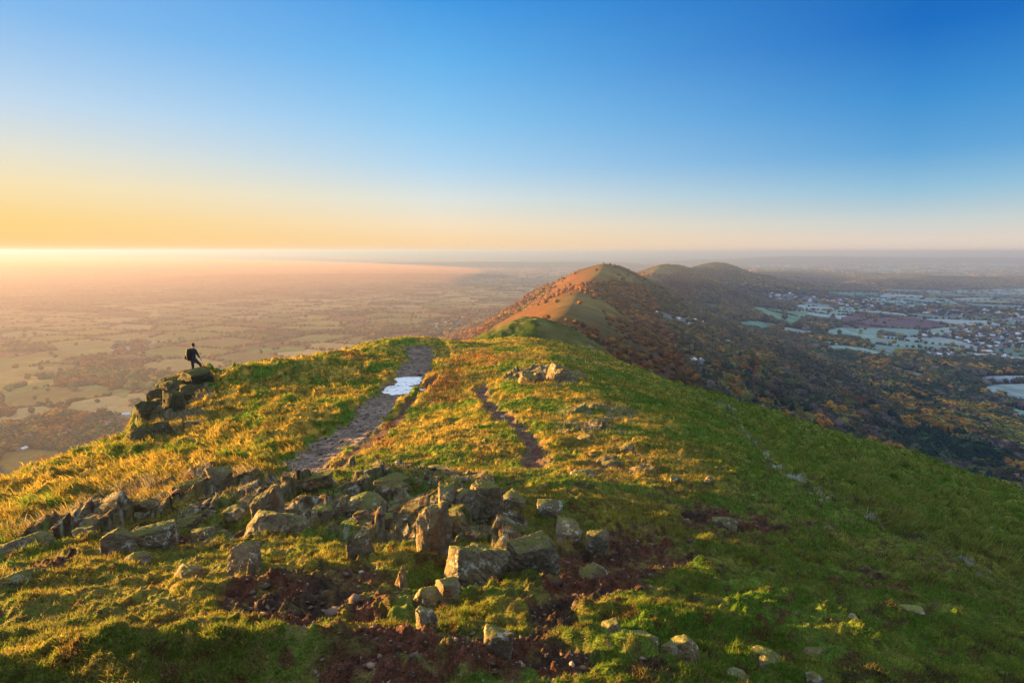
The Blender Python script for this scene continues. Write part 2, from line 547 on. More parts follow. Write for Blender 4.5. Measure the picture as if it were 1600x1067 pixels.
FROST = (.30, .43, .44)
FIELDS = [  # outline traced on the ground, colour
    ([(1168, 478), (1262, 488), (1262, 496), (1235, 512), (1200, 497)], (.17, .32, .22)),
    ([(1100, 474), (1122, 476), (1118, 482), (1098, 480)], (.14, .28, .24)),
    ([(1148, 503), (1180, 501), (1225, 508), (1190, 517), (1160, 512)], (.17, .33, .27)),
    ([(1215, 513), (1229, 511), (1273, 518), (1271, 525), (1235, 522)], FROST),
    ([(1296, 515), (1316, 511), (1374, 517), (1372, 528), (1290, 527)], (.26, .42, .38)),
    ([(1310, 500), (1340, 486), (1397, 491), (1505, 508), (1451, 514), (1316, 512)], (.17, .12, .14)),
    ([(1391, 571), (1448, 586), (1445, 594), (1386, 578)], (.24, .33, .30)),
    ([(1529, 588), (1612, 586), (1612, 597), (1532, 599)], (.34, .42, .50)),
    ([(1532, 601), (1612, 599), (1612, 640), (1562, 618), (1536, 613)], (.32, .44, .46)),
    ([(1544, 629), (1612, 643), (1612, 668), (1583, 657)], (.24, .42, .36)),
    ([(1478, 593), (1502, 593), (1507, 607), (1482, 603)], (.3, .38, .45)),
    ([(1570, 570), (1612, 571), (1612, 580), (1576, 577)], (.36, .46, .52)),
    ([(1275, 455), (1380, 457), (1375, 466), (1330, 465)], (.18, .34, .30)),
    ([(1411, 470), (1605, 478), (1605, 485), (1425, 477)], (.24, .36, .36)),
    ([(1440, 456), (1600, 460), (1600, 468), (1450, 463)], (.16, .30, .28)),
    ([(1174, 563), (1186, 564), (1186, 577), (1177, 576)], (.18, .36, .22)),
    ([(1205, 572), (1222, 573), (1220, 578), (1204, 577)], (.18, .36, .26)),
    ([(1355, 598), (1390, 607), (1388, 612), (1355, 604)], (.06, .14, .04)),
    ([(-10, 708), (60, 702), (95, 703), (135, 712), (100, 745), (-10, 775)], (.20, .17, .05)),
    ([(-5, 597), (62, 591), (45, 600), (-5, 611)], (.42, .36, .12)),
    ([(2, 613), (60, 597), (95, 589), (85, 597), (10, 622)], (.22, .26, .10)),
    ([(115, 605), (150, 601), (205, 611), (196, 622), (150, 612)], (.20, .24, .10)),
    ([(375, 547), (420, 543), (480, 541), (478, 548), (400, 553)], (.17, .26, .09)),
    ([(85, 545), (150, 528), (215, 520), (270, 527), (210, 548), (130, 557)], (.26, .28, .14)),
    ([(-5, 560), (90, 556), (100, 566), (-5, 570)], (.26, .28, .12)),
    ([(-5, 573), (110, 573), (90, 584), (-5, 590)], (.28, .27, .12)),
    ([(40, 500), (130, 496), (120, 512), (10, 512)], (.30, .28, .16)),
    ([(165, 484), (240, 487), (230, 497), (140, 495)], (.22, .16, .10)),
    ([(245, 484), (380, 482), (430, 487), (250, 495)], (.24, .22, .15)),
    ([(250, 500), (340, 496), (300, 508), (240, 507)], (.18, .20, .09)),
]
TOWNS = [  # outline, number of houses, group phrase, place phrase
    ([(22, 692), (60, 672), (100, 668), (150, 655), (205, 648), (208, 664), (150, 672), (90, 688), (50, 696)], 70),
    ([(22, 704), (40, 698), (44, 706), (28, 710)], 3),
    ([(106, 692), (118, 692), (118, 700), (108, 700)], 1),
    ([(180, 534), (235, 532), (230, 545), (172, 552)], 9),
    ([(655, 512), (700, 500), (740, 486), (748, 494), (706, 512)], 16),
    ([(788, 470), (800, 472), (800, 478), (788, 476)], 1),
    ([(1125, 533), (1150, 531), (1188, 535), (1182, 546), (1128, 548)], 14),
    ([(1072, 563), (1106, 560), (1108, 568), (1078, 571)], 5),
    ([(1030, 486), (1060, 495), (1110, 505), (1105, 515), (1035, 500)], 8),
    ([(1024, 488), (1034, 490), (1034, 494), (1024, 493)], 1),
    ([(1188, 455), (1260, 462), (1330, 470), (1420, 478), (1400, 488), (1300, 478), (1200, 468)], 36),
    ([(1425, 478), (1500, 478), (1600, 486), (1600, 500), (1500, 498), (1430, 490)], 34),
    ([(1475, 525), (1500, 508), (1605, 508), (1605, 545), (1540, 545), (1500, 533)], 62),
    ([(1440, 555), (1455, 547), (1500, 548), (1510, 560), (1470, 564)], 14),
    ([(1525, 550), (1560, 556), (1580, 562), (1575, 566), (1530, 558)], 6),
    ([(1345, 598), (1360, 600), (1358, 606), (1345, 604)], 1),
    ([(1494, 640), (1506, 640), (1506, 648), (1494, 648)], 1),
    ([(1430, 522), (1455, 520), (1470, 526), (1440, 528)], 5),
]


def fields(x, y):
    """irregular cells: nearest and second nearest jittered site"""
    ca, sa = math.cos(.35), math.sin(.35)
    xr, yr = (x * ca - y * sa) / 260.0, (x * sa + y * ca) / 190.0
    xi, yi = np.floor(xr).astype(np.int64), np.floor(yr).astype(np.int64)
    f1 = np.full(x.shape, 1e9)
    f2 = np.full(x.shape, 1e9)
    cid = np.zeros(x.shape, np.int64)
    for i in (-1, 0, 1):
        for j in (-1, 0, 1):
            a, b = xi + i, yi + j
            jx = a + .5 + .38 * _h(a, b, 5)
            jy = b + .5 + .38 * _h(a, b, 9)
            d = np.abs(xr - jx) ** 2.6 + np.abs(yr - jy) ** 2.6
            d = d ** (1 / 2.6)
            m = d < f1
            f2 = np.where(m, f1, np.minimum(f2, d))
            cid = np.where(m, (a * 7919 + b * 104729) & 0xffffff, cid)
            f1 = np.where(m, d, f1)
    return f1, f2, cid


def landuse(x, y, z, hi):
    u, v = project(x, y, z)
    r = np.hypot(x, y)
    xr = np.interp(y, [0, 1500, 3500, 6000, 60000], [0, 243, 1240, 2500, 9000])
    rgt = ss(-100, 300, x - xr)
    f1, f2, cid = fields(x, y)
    q = (cid % 97) / 97.0
    q2 = (cid % 61) / 61.0
    q3 = (cid % 31) / 31.0
    Lp = np.array([(.29, .20, .06), (.36, .24, .08), (.22, .18, .05), (.40, .28, .12), (.21, .10, .05), (.35, .26, .12), (.24, .16, .05)])  # left palette warmed to carry the orange sunrise light
    Rp = np.array([(.17, .28, .26), (.24, .36, .36), (.13, .24, .20), (.30, .40, .42), (.17, .14, .15), (.22, .34, .30), (.12, .18, .14)])
    ix = (q * 7).astype(int)
    col = Lp[ix] * (1 - rgt[..., None]) + Rp[ix] * rgt[..., None]
    col = col * (.85 + .3 * q2[..., None])
    # woods
    wn = fbm(x / 420, y / 300, 4, 101)
    wn2 = fbm(x / 130, y / 110, 3, 111)
    dens = np.interp(r, [0, 900, 1400, 2200, 4000, 9000], [.9, .62, .34, .12, .04, .06])
    densr = np.interp(r, [0, 900, 1500, 1900, 2600, 9000], [1.0, 1.0, .95, .35, .1, .05])
    dd = dens * (1 - rgt) + densr * rgt
    wood = ss(-.04, .04, wn * .6 + wn2 * .3 + dd * 1.1 - .42)
    wood = np.maximum(wood, (q3 < .09) * (r > 1500) * 1.0)
    slope = hi > .10
    wood = np.where(slope, 1.0, wood)
    # bare tops of the ridge
    bare = ss(.76, .90, hi + wn2 * .25 - .10 * ss(-20, 60, x - np.interp(y, [190, 400, 900, 1500], [8, 26, 105, 243]))) * (r < 6000)
    bare = np.maximum(bare, (1 - ss(110, 260, np.hypot((x - 235) * 1.2, y - 1490))) * ss(-.5, .1, wn2 + .25))
    bare = np.maximum(bare, 1.0 * (r < 330) * (np.hypot(x - 4, (y - 186) * .8) < 66 + 20 * wn2))
    bare = np.maximum(bare, 1.0 * (r < 170))
    # named clearings
    for poly, c in FIELDS:
        m = inpoly(u, v, poly) & (y > 100)
        wood = np.where(m, 0, wood)
        col[m] = np.array(c) * (np.array([1.3, .95, .7]) if poly[0][0] < 700 else 1)  # left fields tinted orange for the sunrise glow over them
        col[m] *= (.8 + .25 * fbm(x[m] / 45, y[m] / 90, 4, 170))[:, None]
        q2 = np.where(m & (r < 2600), 2.0, q2)
    town = np.zeros(x.shape, bool)
    for poly, n in TOWNS:
        if n > 4:
            town |= inpoly(u, v, poly) & (y > 100)
    wood = np.where(town, 0, wood)
    mottled = fbm(x / 60, y / 40, 3, 121)
    edge = (f2 - f1) * 200
    hedge = (edge < 9) & (q2 < 1.5) & ~town
    col = col * (1 + .14 * mottled[..., None])
    townc = np.array([.14, .13, .13]) * (1 - rgt[..., None]) + np.array([.13, .16, .18]) * rgt[..., None]
    col = np.where(town[..., None], townc, col)
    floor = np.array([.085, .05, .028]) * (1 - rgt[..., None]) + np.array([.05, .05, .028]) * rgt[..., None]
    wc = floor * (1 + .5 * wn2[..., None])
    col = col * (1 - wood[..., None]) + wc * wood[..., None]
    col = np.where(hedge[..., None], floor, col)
    grass = np.array([.09, .065, .025]) * (1 - rgt[..., None]) + np.array([.10, .12, .045]) * rgt[..., None]
    grass = grass * (1 + .35 * wn2[..., None])
    xs = np.interp(y, [190, 260, 400, 620, 900, 1200, 1500], [8, 16, 26, 62, 105, 180, 243])
    sd = ss(-50, 50, x - xs + wn2 * 60)
    redd = (1 - sd) * ss(150, 260, r) * (r < 1450)
    gs = (np.where((hi > .93)[..., None] & (r > 700)[..., None], np.array([.12, .10, .035]), np.array([.075, .07, .032]))) * (1 + .6 * fbm(x / 30, y / 30, 3, 160)[..., None])
    grass = grass * (1 - sd[..., None]) + gs * sd[..., None]
    grass = grass * (1 - .6 * redd[..., None]) + np.array([.15, .055, .022]) * .6 * redd[..., None]
    col = col * (1 - bare[..., None]) + grass * bare[..., None]
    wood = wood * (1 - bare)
    return np.clip(col, .005, .9), wood, hedge & (bare < .5), town


# ------------------------------------------------------------------ materials
def new_mat(name):
    m = bpy.data.materials.new(name)
    m.use_nodes = True
    nt = m.node_tree
    b = nt.nodes['Principled BSDF']
    b.inputs['Specular IOR Level'].default_value = 0.15
    b.inputs['Roughness'].default_value = 0.9
    return m, nt, b


def n_noise(nt, scale, detail=4, rough=.6, vec=None, out=0):
    n = nt.nodes.new('ShaderNodeTexNoise')
    n.inputs['Scale'].default_value = scale
    n.inputs['Detail'].default_value = detail
    n.inputs['Roughness'].default_value = rough
    if vec is not None:
        nt.links.new(vec, n.inputs['Vector'])
    return n.outputs[out]


def n_map(nt, x, a, b, c=0.0, d=1.0):
    n = nt.nodes.new('ShaderNodeMapRange')
    for i, v in enumerate((a, b, c, d)):
        n.inputs[i + 1].default_value = v
    nt.links.new(x, n.inputs[0])
    return n.outputs[0]


def n_mix(nt, f, a, b, mode='MIX'):
    n = nt.nodes.new('ShaderNodeMix')
    n.data_type = 'RGBA'
    n.blend_type = mode
    for s, v in ((0, f), (6, a), (7, b)):
        if isinstance(v, (int, float)):
            n.inputs[s].default_value = v
        elif isinstance(v, tuple):
            n.inputs[s].default_value = (*v, 1)
        else:
            nt.links.new(v, n.inputs[s])
    return n.outputs[2]


def n_math(nt, op, a, b=None):
    n = nt.nodes.new('ShaderNodeMath')
    n.operation = op
    for i, v in enumerate((a, b)):
        if v is None:
            continue
        if isinstance(v, (int, float)):
            n.inputs[i].default_value = v
        else:
            nt.links.new(v, n.inputs[i])
    return n.outputs[0]


def n_pos(nt):
    return nt.nodes.new('ShaderNodeNewGeometry').outputs['Position']


def n_attr(nt, name='Col'):
    a = nt.nodes.new('ShaderNodeAttribute')
    a.attribute_name = name
    return a


def n_bump(nt, h, strength, dist, b):
    n = nt.nodes.new('ShaderNodeBump')
    n.inputs['Strength'].default_value = strength
    n.inputs['Distance'].default_value = dist
    nt.links.new(h, n.inputs['Height'])
    nt.links.new(n.outputs[0], b.inputs['Normal'])


# turf and soil: base colour per vertex, broken up by fine noise, with real bumps
turf, nt, b = new_mat('turf')
pos = n_pos(nt)
a = n_attr(nt)
f = n_map(nt, n_noise(nt, 14, 5, .65, pos), .3, .7, .55, 1.5)
f2 = n_map(nt, n_noise(nt, 90, 5, .75, pos), .3, .7, .45, 1.6)
c = n_mix(nt, 1.0, a.outputs['Color'], f, 'MULTIPLY')
c = n_mix(nt, 1.0, c, f2, 'MULTIPLY')
nt.links.new(c, b.inputs['Base Color'])
hgt = n_math(nt, 'ADD', n_noise(nt, 30, 4, .7, pos), n_math(nt, 'MULTIPLY', n_noise(nt, 110, 3, .7, pos), .4))
n_bump(nt, hgt, 1.0, .05, b)

land, nt, b = new_mat('farmland')
a = n_attr(nt)
pos = n_pos(nt)
f = n_map(nt, n_noise(nt, .05, 5, .7, pos), .3, .7, .8, 1.2)
c = n_mix(nt, 1.0, a.outputs['Color'], f, 'MULTIPLY')
nt.links.new(c, b.inputs['Base Color'])
b.inputs['Specular IOR Level'].default_value = 0.0

gravel, nt, b = new_mat('gravel')
pos = n_pos(nt)
a = n_attr(nt)
v1 = nt.nodes.new('ShaderNodeTexVoronoi')
v1.inputs['Scale'].default_value = 9
nt.links.new(pos, v1.inputs['Vector'])
v2 = nt.nodes.new('ShaderNodeTexVoronoi')
v2.inputs['Scale'].default_value = 24
nt.links.new(pos, v2.inputs['Vector'])
sp = nt.nodes.new('ShaderNodeSeparateColor')
nt.links.new(v1.outputs['Color'], sp.inputs[0])
sp2 = nt.nodes.new('ShaderNodeSeparateColor')
nt.links.new(v2.outputs['Color'], sp2.inputs[0])
c = n_mix(nt, 1.0, a.outputs['Color'], n_map(nt, sp.outputs[0], 0, 1, .6, 1.5), 'MULTIPLY')
c = n_mix(nt, 1.0, c, n_map(nt, sp2.outputs[0], 0, 1, .65, 1.45), 'MULTIPLY')
nt.links.new(c, b.inputs['Base Color'])
hh = n_math(nt, 'SUBTRACT', 1.0, n_math(nt, 'ADD', v1.outputs['Distance'], n_math(nt, 'MULTIPLY', v2.outputs['Distance'], .5)))
n_bump(nt, hh, .9, .06, b)

blade, nt, b = new_mat('grass_blades')
a = n_attr(nt)
nt.links.new(a.outputs['Color'], b.inputs['Base Color'])
tr = nt.nodes.new('ShaderNodeBsdfTranslucent')
nt.links.new(a.outputs['Color'], tr.inputs[0])
mx = nt.nodes.new('ShaderNodeMixShader')
mx.inputs[0].default_value = .5
nt.links.new(b.outputs[0], mx.inputs[1])
nt.links.new(tr.outputs[0], mx.inputs[2])
nt.links.new(mx.outputs[0], nt.nodes['Material Output'].inputs[0])

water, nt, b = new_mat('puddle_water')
nt.links.new(n_mix(nt, n_map(nt, n_noise(nt, 2.6, 5, .6, n_pos(nt)), .30, .42), (.06, .06, .065), (.80, .80, .82)), b.inputs['Base Color'])  # near-white patches paint in the bright sky reflection
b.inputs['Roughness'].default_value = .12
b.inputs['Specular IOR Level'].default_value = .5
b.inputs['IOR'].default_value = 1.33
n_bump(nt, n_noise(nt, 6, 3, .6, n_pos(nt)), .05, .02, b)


def foliage_mat(name, use_attr):
    m, nt, b = new_mat(name)
    if use_attr:
        base = n_attr(nt).outputs['Color']
    else:
        oi = nt.nodes.new('ShaderNodeObjectInfo')
        base = oi.outputs['Color']
    f = n_map(nt, n_noise(nt, .9 if not use_attr else .5, 4, .7, n_pos(nt)), .3, .7, .55, 1.55)
    c = n_mix(nt, 1.0, base, f, 'MULTIPLY')
    nt.links.new(c, b.inputs['Base Color'])
    b.inputs['Specular IOR Level'].default_value = 0.05
    tr = nt.nodes.new('ShaderNodeBsdfTranslucent')
    nt.links.new(c, tr.inputs[0])
    mx = nt.nodes.new('ShaderNodeMixShader')
    mx.inputs[0].default_value = .25
    nt.links.new(b.outputs[0], mx.inputs[1])
    nt.links.new(tr.outputs[0], mx.inputs[2])
    nt.links.new(mx.outputs[0], nt.nodes['Material Output'].inputs[0])
    return m


leaf_mat = foliage_mat('autumn_leaves', False)
wood_mat = foliage_mat('woodland_leaves', True)
bark, nt, b = new_mat('bark')
nt.links.new(n_mix(nt, n_noise(nt, 3, 4, .7, n_pos(nt)), (.05, .035, .025), (.14, .11, .085)), b.inputs['Base Color'])
birch, nt, b = new_mat('birch_bark')
nt.links.new(n_mix(nt, n_map(nt, n_noise(nt, 2.5, 4, .7, n_pos(nt)), .45, .6), (.5, .47, .43), (.1, .09, .08)), b.inputs['Base Color'])


def flat_mat(name, c, rough=.85, noise=None):
    m, nt, b = new_mat(name)
    b.inputs['Roughness'].default_value = rough
    if noise:
        f = n_map(nt, n_noise(nt, noise, 4, .65, n_pos(nt)), .3, .7, .7, 1.3)
        nt.links.new(n_mix(nt, 1.0, c, f, 'MULTIPLY'), b.inputs['Base Color'])
    else:
        b.inputs['Base Color'].default_value = (*c, 1)
    return m


# ------------------------------------------------------------------ object helpers
def mesh_np(name, verts, faces, mat=None, col=None, smooth=True, parent=None):
    """faces: (n,3) or (n,4) int array"""
    me = bpy.data.meshes.new(name)
    verts = np.ascontiguousarray(verts, np.float32)
    faces = np.ascontiguousarray(faces, np.int32)
    k = faces.shape[1]
    me.vertices.add(len(verts))
    me.vertices.foreach_set('co', verts.ravel())
    me.loops.add(faces.size)
    me.loops.foreach_set('vertex_index', faces.ravel())
    me.polygons.add(len(faces))
    me.polygons.foreach_set('loop_start', np.arange(0, faces.size, k, dtype=np.int32))
    me.update(calc_edges=True)
    if smooth:
        me.polygons.foreach_set('use_smooth', np.ones(len(faces), bool))
    if col is not None:
        at = me.color_attributes.new('Col', 'FLOAT_COLOR', 'POINT')
        c4 = np.ones((len(verts), 4), np.float32)
        c4[:, :3] = col
        at.data.foreach_set('color', c4.ravel())
    if mat:
        me.materials.append(mat)
    ob = bpy.data.objects.new(name, me)
    COL.objects.link(ob)
    if parent:
        ob.parent = parent
    return ob


def tag(o, label=None, cat=None, group=None, kind=None):
    for k, v in (('label', label), ('category', cat), ('group', group), ('kind', kind)):
        if v:
            o[k] = v
    return o


def empty(name, loc, rz=0.0):
    o = bpy.data.objects.new(name, None)
    o.empty_display_size = .2
    o.location = loc
    o.rotation_euler = (0, 0, rz)
    COL.objects.link(o)
    return o


# ------------------------------------------------------------------ terrain meshes
def grid_faces(nr, na):
    i = np.arange(nr - 1)[:, None] * na
    j = np.arange(na - 1)[None, :]
    a = (i + j).ravel()
    return np.stack([a, a + na, a + na + 1, a + 1], 1)


AZ = np.radians(np.concatenate([np.arange(-180, -50, 1.6), np.linspace(-50, 50, 1150), np.arange(51.6, 181, 1.6)]))
AZ[-1] = math.pi
AZ[0] = -math.pi


def polar(rs):
    R, A = np.meshgrid(rs, AZ, indexing='ij')
    return R * np.sin(A), R * np.cos(A), R


def near_colours(x, y, z, r, m, hum):
    n1 = fbm(x * .5, y * .5, 4, 130)
    n2 = fbm(x * 2.4, y * 2.4, 4, 134)
    n3 = fbm(x * 9, y * 9, 3, 138)
    green = np.array([.075, .145, .016])
    moss = np.array([.12, .175, .024])
    gold = np.array([.38, .27, .045])
    olive = np.array([.14, .13, .03])
    def lerp(a, b, t):
        return a * (1 - t[..., None]) + b * t[..., None]
    u, v = project(x, y, z)
    side = ss(-60, 180, u - 1000 - (v - 700) * .15)        # the turf is greener on the right flank
    g = lerp(np.broadcast_to(green, x.shape + (3,)), moss, ss(-.2, .35, n2))
    dry = ss(-.25, .3, n1 + .35 * n2 + .12) * (1 - .75 * side)
    dry = dry * (1 - .55 * (1 - ss(7, 13, r)))
    dry = np.maximum(dry, m['leftf'] * ss(-.45, .0, n1 + .5 * n2))
    g = lerp(g, lerp(np.broadcast_to(olive, x.shape + (3,)), gold, ss(-.3, .3, n2 + .3 * n3)), dry)
    g = lerp(g, np.array([.13, .175, .035]), m['tus'] * side * ss(-.3, .3, n1 + .4 * n2) * .7)
    g = lerp(g, np.array([.20, .075, .035]), m['red'] * .75 * ss(-.5, .1, n2 + n3 * .5))
    rk = lerp(np.broadcast_to(np.array([.18, .155, .10]), x.shape + (3,)), np.array([.09, .088, .06]), ss(-.3, .3, n3 + .4 * n2))
    rk = lerp(rk, np.array([.42, .43, .38]), ss(.28, .36, fbm(x * 13, y * 13, 3, 262)) * .7 * (r < 20))
    g = lerp(g, rk, np.clip(m['rib'] * ss(-.75, -.25, n2 + .3 * n3), 0, 1) * .92)
    g = lerp(g, np.array([.045, .055, .03]), m['crag'] * ss(-.2, .25, n2 + .3 * n3 + .1))  # crag ground darkened, the shade of its face put into the colour
    soil = lerp(np.broadcast_to(np.array([.105, .046, .028]), x.shape + (3,)), np.array([.05, .034, .026]), ss(-.2, .3, n2))
    g = lerp(g, soil, np.clip(m['soil'] * ss(-.55, -.05, n3 + .6 * n2 + (m['soil'] - .5) * .5), 0, 1))
    # scattered bare specks
    g = lerp(g, soil, ss(.12, .40, n3 + .35 * n2) * .75 * (r < 20))
    g = lerp(g, np.array([.17, .13, .05]), ss(.05, .4, -n3 + .3 * n1) * .55 * (r < 14) * (1 - side * .5))
    # frost lying in the worn line across the right flank
    g = lerp(g, np.array([.34, .38, .38]), m['line'] * ss(.1, .4, n2 + .3 * n3 + .5 * n1) * .9)
    g = lerp(g, np.array([.07, .055, .04]), m['line'] * ss(.0, .3, -n2) * .8)
    gr = lerp(np.broadcast_to(np.array([.175, .14, .115]), x.shape + (3,)), np.array([.10, .078, .062]), ss(-.3, .3, n2))
    t = lerp(np.broadcast_to(np.array([.13, .085, .06]), x.shape + (3,)), np.array([.10, .05, .04]), ss(-.3, .3, n2))
    g = lerp(g, t, np.clip(m['trail'] * 1.2, 0, 1))
    g = lerp(g, t * .8, m['rut'])
    g = lerp(g, np.array([.10, .10, .055]), m['knollpath'] * .7)
    g = lerp(g, gr, ss(.3, .7, m['path']))
    return g


def build_ground():
    edges = [0.15, 1.0, 135.0]
    rs = np.concatenate([np.linspace(.15, .95, 8), np.exp(np.arange(math.log(1.0), math.log(12), .0042)), np.exp(np.arange(math.log(12), math.log(130), .0046)), [131.0]])
    x, y, r = polar(rs)
    z0, hi = height0(x, y)
    u, v = project(x, y, z0)
    z, m = detail(x, y, z0, r, u, v)
    global PZ
    z = np.where(m['pud'] > 0, np.minimum(z, z * (1 - m['pud']) + (PZ - .07) * m['pud']), z)
    col = near_colours(x, y, z, r, m, None)
    V = np.stack([x, y, z], -1).reshape(-1, 3)
    F = grid_faces(*x.shape)
    pathm = (m['path'] > .5).ravel()
    fp = pathm[F].sum(1) >= 3
    C = col.reshape(-1, 3)

    def sub(name, sel, mat, label, cat=None):
        f = F[sel]
        used, inv = np.unique(f.ravel(), return_inverse=True)
        o = mesh_np(name, V[used], inv.reshape(-1, 4), mat, C[used])
        o['kind'] = 'structure'
        return o
    sub('hilltop', ~fp, turf, None)
    sub('path', fp, gravel, None)
    # water sheet in the hollow
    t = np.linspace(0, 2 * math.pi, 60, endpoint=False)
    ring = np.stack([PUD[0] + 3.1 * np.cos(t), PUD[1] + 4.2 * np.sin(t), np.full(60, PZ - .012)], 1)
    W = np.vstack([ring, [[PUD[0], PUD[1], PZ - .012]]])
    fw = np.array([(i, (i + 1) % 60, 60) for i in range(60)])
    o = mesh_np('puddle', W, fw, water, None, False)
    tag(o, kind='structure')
    return dict(x=x, y=y, z=z, r=r, m=m, col=col)


G = build_ground()


def build_far():
    rs = np.concatenate([[130.0], np.exp(np.arange(math.log(131.5), math.log(700), .006)), np.exp(np.arange(math.log(700), math.log(9000), .0030)),
                         np.exp(np.arange(math.log(9000), math.log(45000), .012)), [46000]])
    x, y, r = polar(rs)
    z, hi = height0(x, y)
    z = z + (fbm(x / 16, y / 12, 4, 140) * 1.5 + np.abs(fbm(x / 4, y / 3, 3, 146)) * .8) * (1 - ss(280, 500, r)) * ss(130, 150, r)
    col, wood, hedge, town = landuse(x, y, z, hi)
    u, v = project(x, y, z)
    kd, _, _ = seg_dist(x, y, KNOLL_PATH)
    # grass of the nearer slopes takes over from the hilltop turf
    t = (1 - ss(55, 75, np.hypot(x - 6, (y - 186) * .8))) * (r > 100)
    t = np.maximum(t, 1 - ss(165, 190, r))
    n1 = fbm(x * .06, y * .06, 4, 150)
    n2 = fbm(x * .3, y * .3, 3, 154)
    kt = np.clip(ss(-.25, .3, n1 + .4 * n2) * .5 + .6 * ss(10, 28, x - 6), 0, 1)
    g = np.array([.045, .07, .018]) + (np.array([.15, .13, .06]) - np.array([.045, .07, .018])) * kt[..., None]
    g = g * (1 + .3 * n2[..., None])
    col = col * (1 - t[..., None]) + g * t[..., None]
    pth = (1 - ss(.8, 1.5, kd)) * (r < 400)
    col = col * (1 - pth[..., None]) + np.array([.17, .16, .11]) * pth[..., None]
    V = np.stack([x, y, z], -1).reshape(-1, 3)
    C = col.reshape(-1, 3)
    F = grid_faces(*x.shape)
    hf = (hi.ravel() > .08)[F].sum(1) >= 2
    yv = (r.ravel()[F[:, 0]])
    for name, sel in (('hills', hf), ('plain', ~hf)):
        f = F[sel]
        used, inv = np.unique(f.ravel(), return_inverse=True)
        tag(mesh_np(name, V[used], inv.reshape(-1, 4), land, C[used]), kind='structure')


build_far()


# ------------------------------------------------------------------ look-ups on the finished hilltop mesh
GR = G['r'][:, 0]
LGR = np.log(GR)


def g_lookup(x, y, arrs):
    r = np.hypot(x, y)
    a = np.arctan2(x, y)
    i = np.clip(np.searchsorted(GR, r) - 1, 0, len(GR) - 2)
    j = np.clip(np.searchsorted(AZ, a) - 1, 0, len(AZ) - 2)
    fi = np.clip((r - GR[i]) / (GR[i + 1] - GR[i]), 0, 1)
    fj = np.clip((a - AZ[j]) / (AZ[j + 1] - AZ[j]), 0, 1)
    out = []
    for A in arrs:
        if A.ndim == 3:
            w0, w1 = fi[:, None], fj[:, None]
        else:
            w0, w1 = fi, fj
        out.append((A[i, j] * (1 - w0) + A[i + 1, j] * w0) * (1 - w1) + (A[i, j + 1] * (1 - w0) + A[i + 1, j + 1] * w0) * w1)
    return out


def ground_z(x, y):
    x = np.atleast_1d(np.asarray(x, float))
    y = np.atleast_1d(np.asarray(y, float))
    if np.hypot(x[0], y[0]) < 130:
        return g_lookup(x, y, [G['z']])[0]
    return height0(x, y)[0]


# skyline of the hilltop by azimuth, used to leave out what it hides
SKY_EL = (G['z'] / G['r'])[20:].max(0)


def seen(x, y, ztop, margin=.012):
    a = np.arctan2(x, y)
    r = np.hypot(x, y)
    return ztop / r > np.interp(a, AZ, SKY_EL) - margin


# ------------------------------------------------------------------ rocks
rock, nt, b = new_mat('lichened_rock')
tc = nt.nodes.new('ShaderNodeTexCoord')
oi = nt.nodes.new('ShaderNodeObjectInfo')
pos = n_pos(nt)
base = n_mix(nt, n_map(nt, n_noise(nt, 2.2, 6, .65, pos), .35, .65), (.14, .12, .08), (.28, .24, .16))
base = n_mix(nt, n_map(nt, n_noise(nt, 5.5, 4, .6, pos), .52, .66), base, (.20, .115, .05))       # orange patches: warm sunlight put into the rock colour
base = n_mix(nt, n_map(nt, n_noise(nt, 30, 5, .7, pos), .3, .7, .0, .55), base, (.05, .045, .04))
lich = n_math(nt, 'MULTIPLY', n_map(nt, n_noise(nt, 11, 4, .75, pos), .55, .60), n_map(nt, n_noise(nt, 1.8, 2, .5, pos), .42, .6))
base = n_mix(nt, n_math(nt, 'MULTIPLY', lich, .9), base, (.46, .48, .45))
nrm = nt.nodes.new('ShaderNodeNewGeometry')
sp = nt.nodes.new('ShaderNodeSeparateXYZ')
nt.links.new(nrm.outputs['Normal'], sp.inputs[0])
mossf = n_math(nt, 'MULTIPLY', n_map(nt, n_math(nt, 'ADD', sp.outputs[2], n_math(nt, 'MULTIPLY', n_noise(nt, 6, 4, .7, pos), 1.2)), 1.27, 1.46), .8)
base = n_mix(nt, mossf, base, n_mix(nt, n_noise(nt, 25, 3, .7, pos), (.05, .08, .015), (.16, .17, .04)))
nt.links.new(n_mix(nt, 1.0, base, oi.outputs['Color'], 'MULTIPLY'), b.inputs['Base Color'])
hh = n_math(nt, 'ADD', n_noise(nt, 9, 6, .7, pos), n_math(nt, 'MULTIPLY', n_noise(nt, 45, 4, .7, pos), .35))
n_bump(nt, hh, .9, .05, b)


def n3(p, s, seed):
    """cheap 3-D noise from three 2-D slices"""
    return (vn(p[:, 0] * s + p[:, 2] * s * .7, p[:, 1] * s, seed) + vn(p[:, 1] * s - p[:, 0] * s * .4, p[:, 2] * s, seed + 1) + vn(p[:, 2] * s, p[:, 0] * s + p[:, 1] * s * .6, seed + 2)) / 1.8


_ico = {}


def ico(k):
    if k not in _ico:
        bm = bmesh.new()
        bmesh.ops.create_icosphere(bm, subdivisions=k, radius=1)
        _ico[k] = (np.array([v.co[:] for v in bm.verts]), np.array([[v.index for v in f.verts] for f in bm.faces]))
        bm.free()
    v, f = _ico[k]
    return v.copy(), f


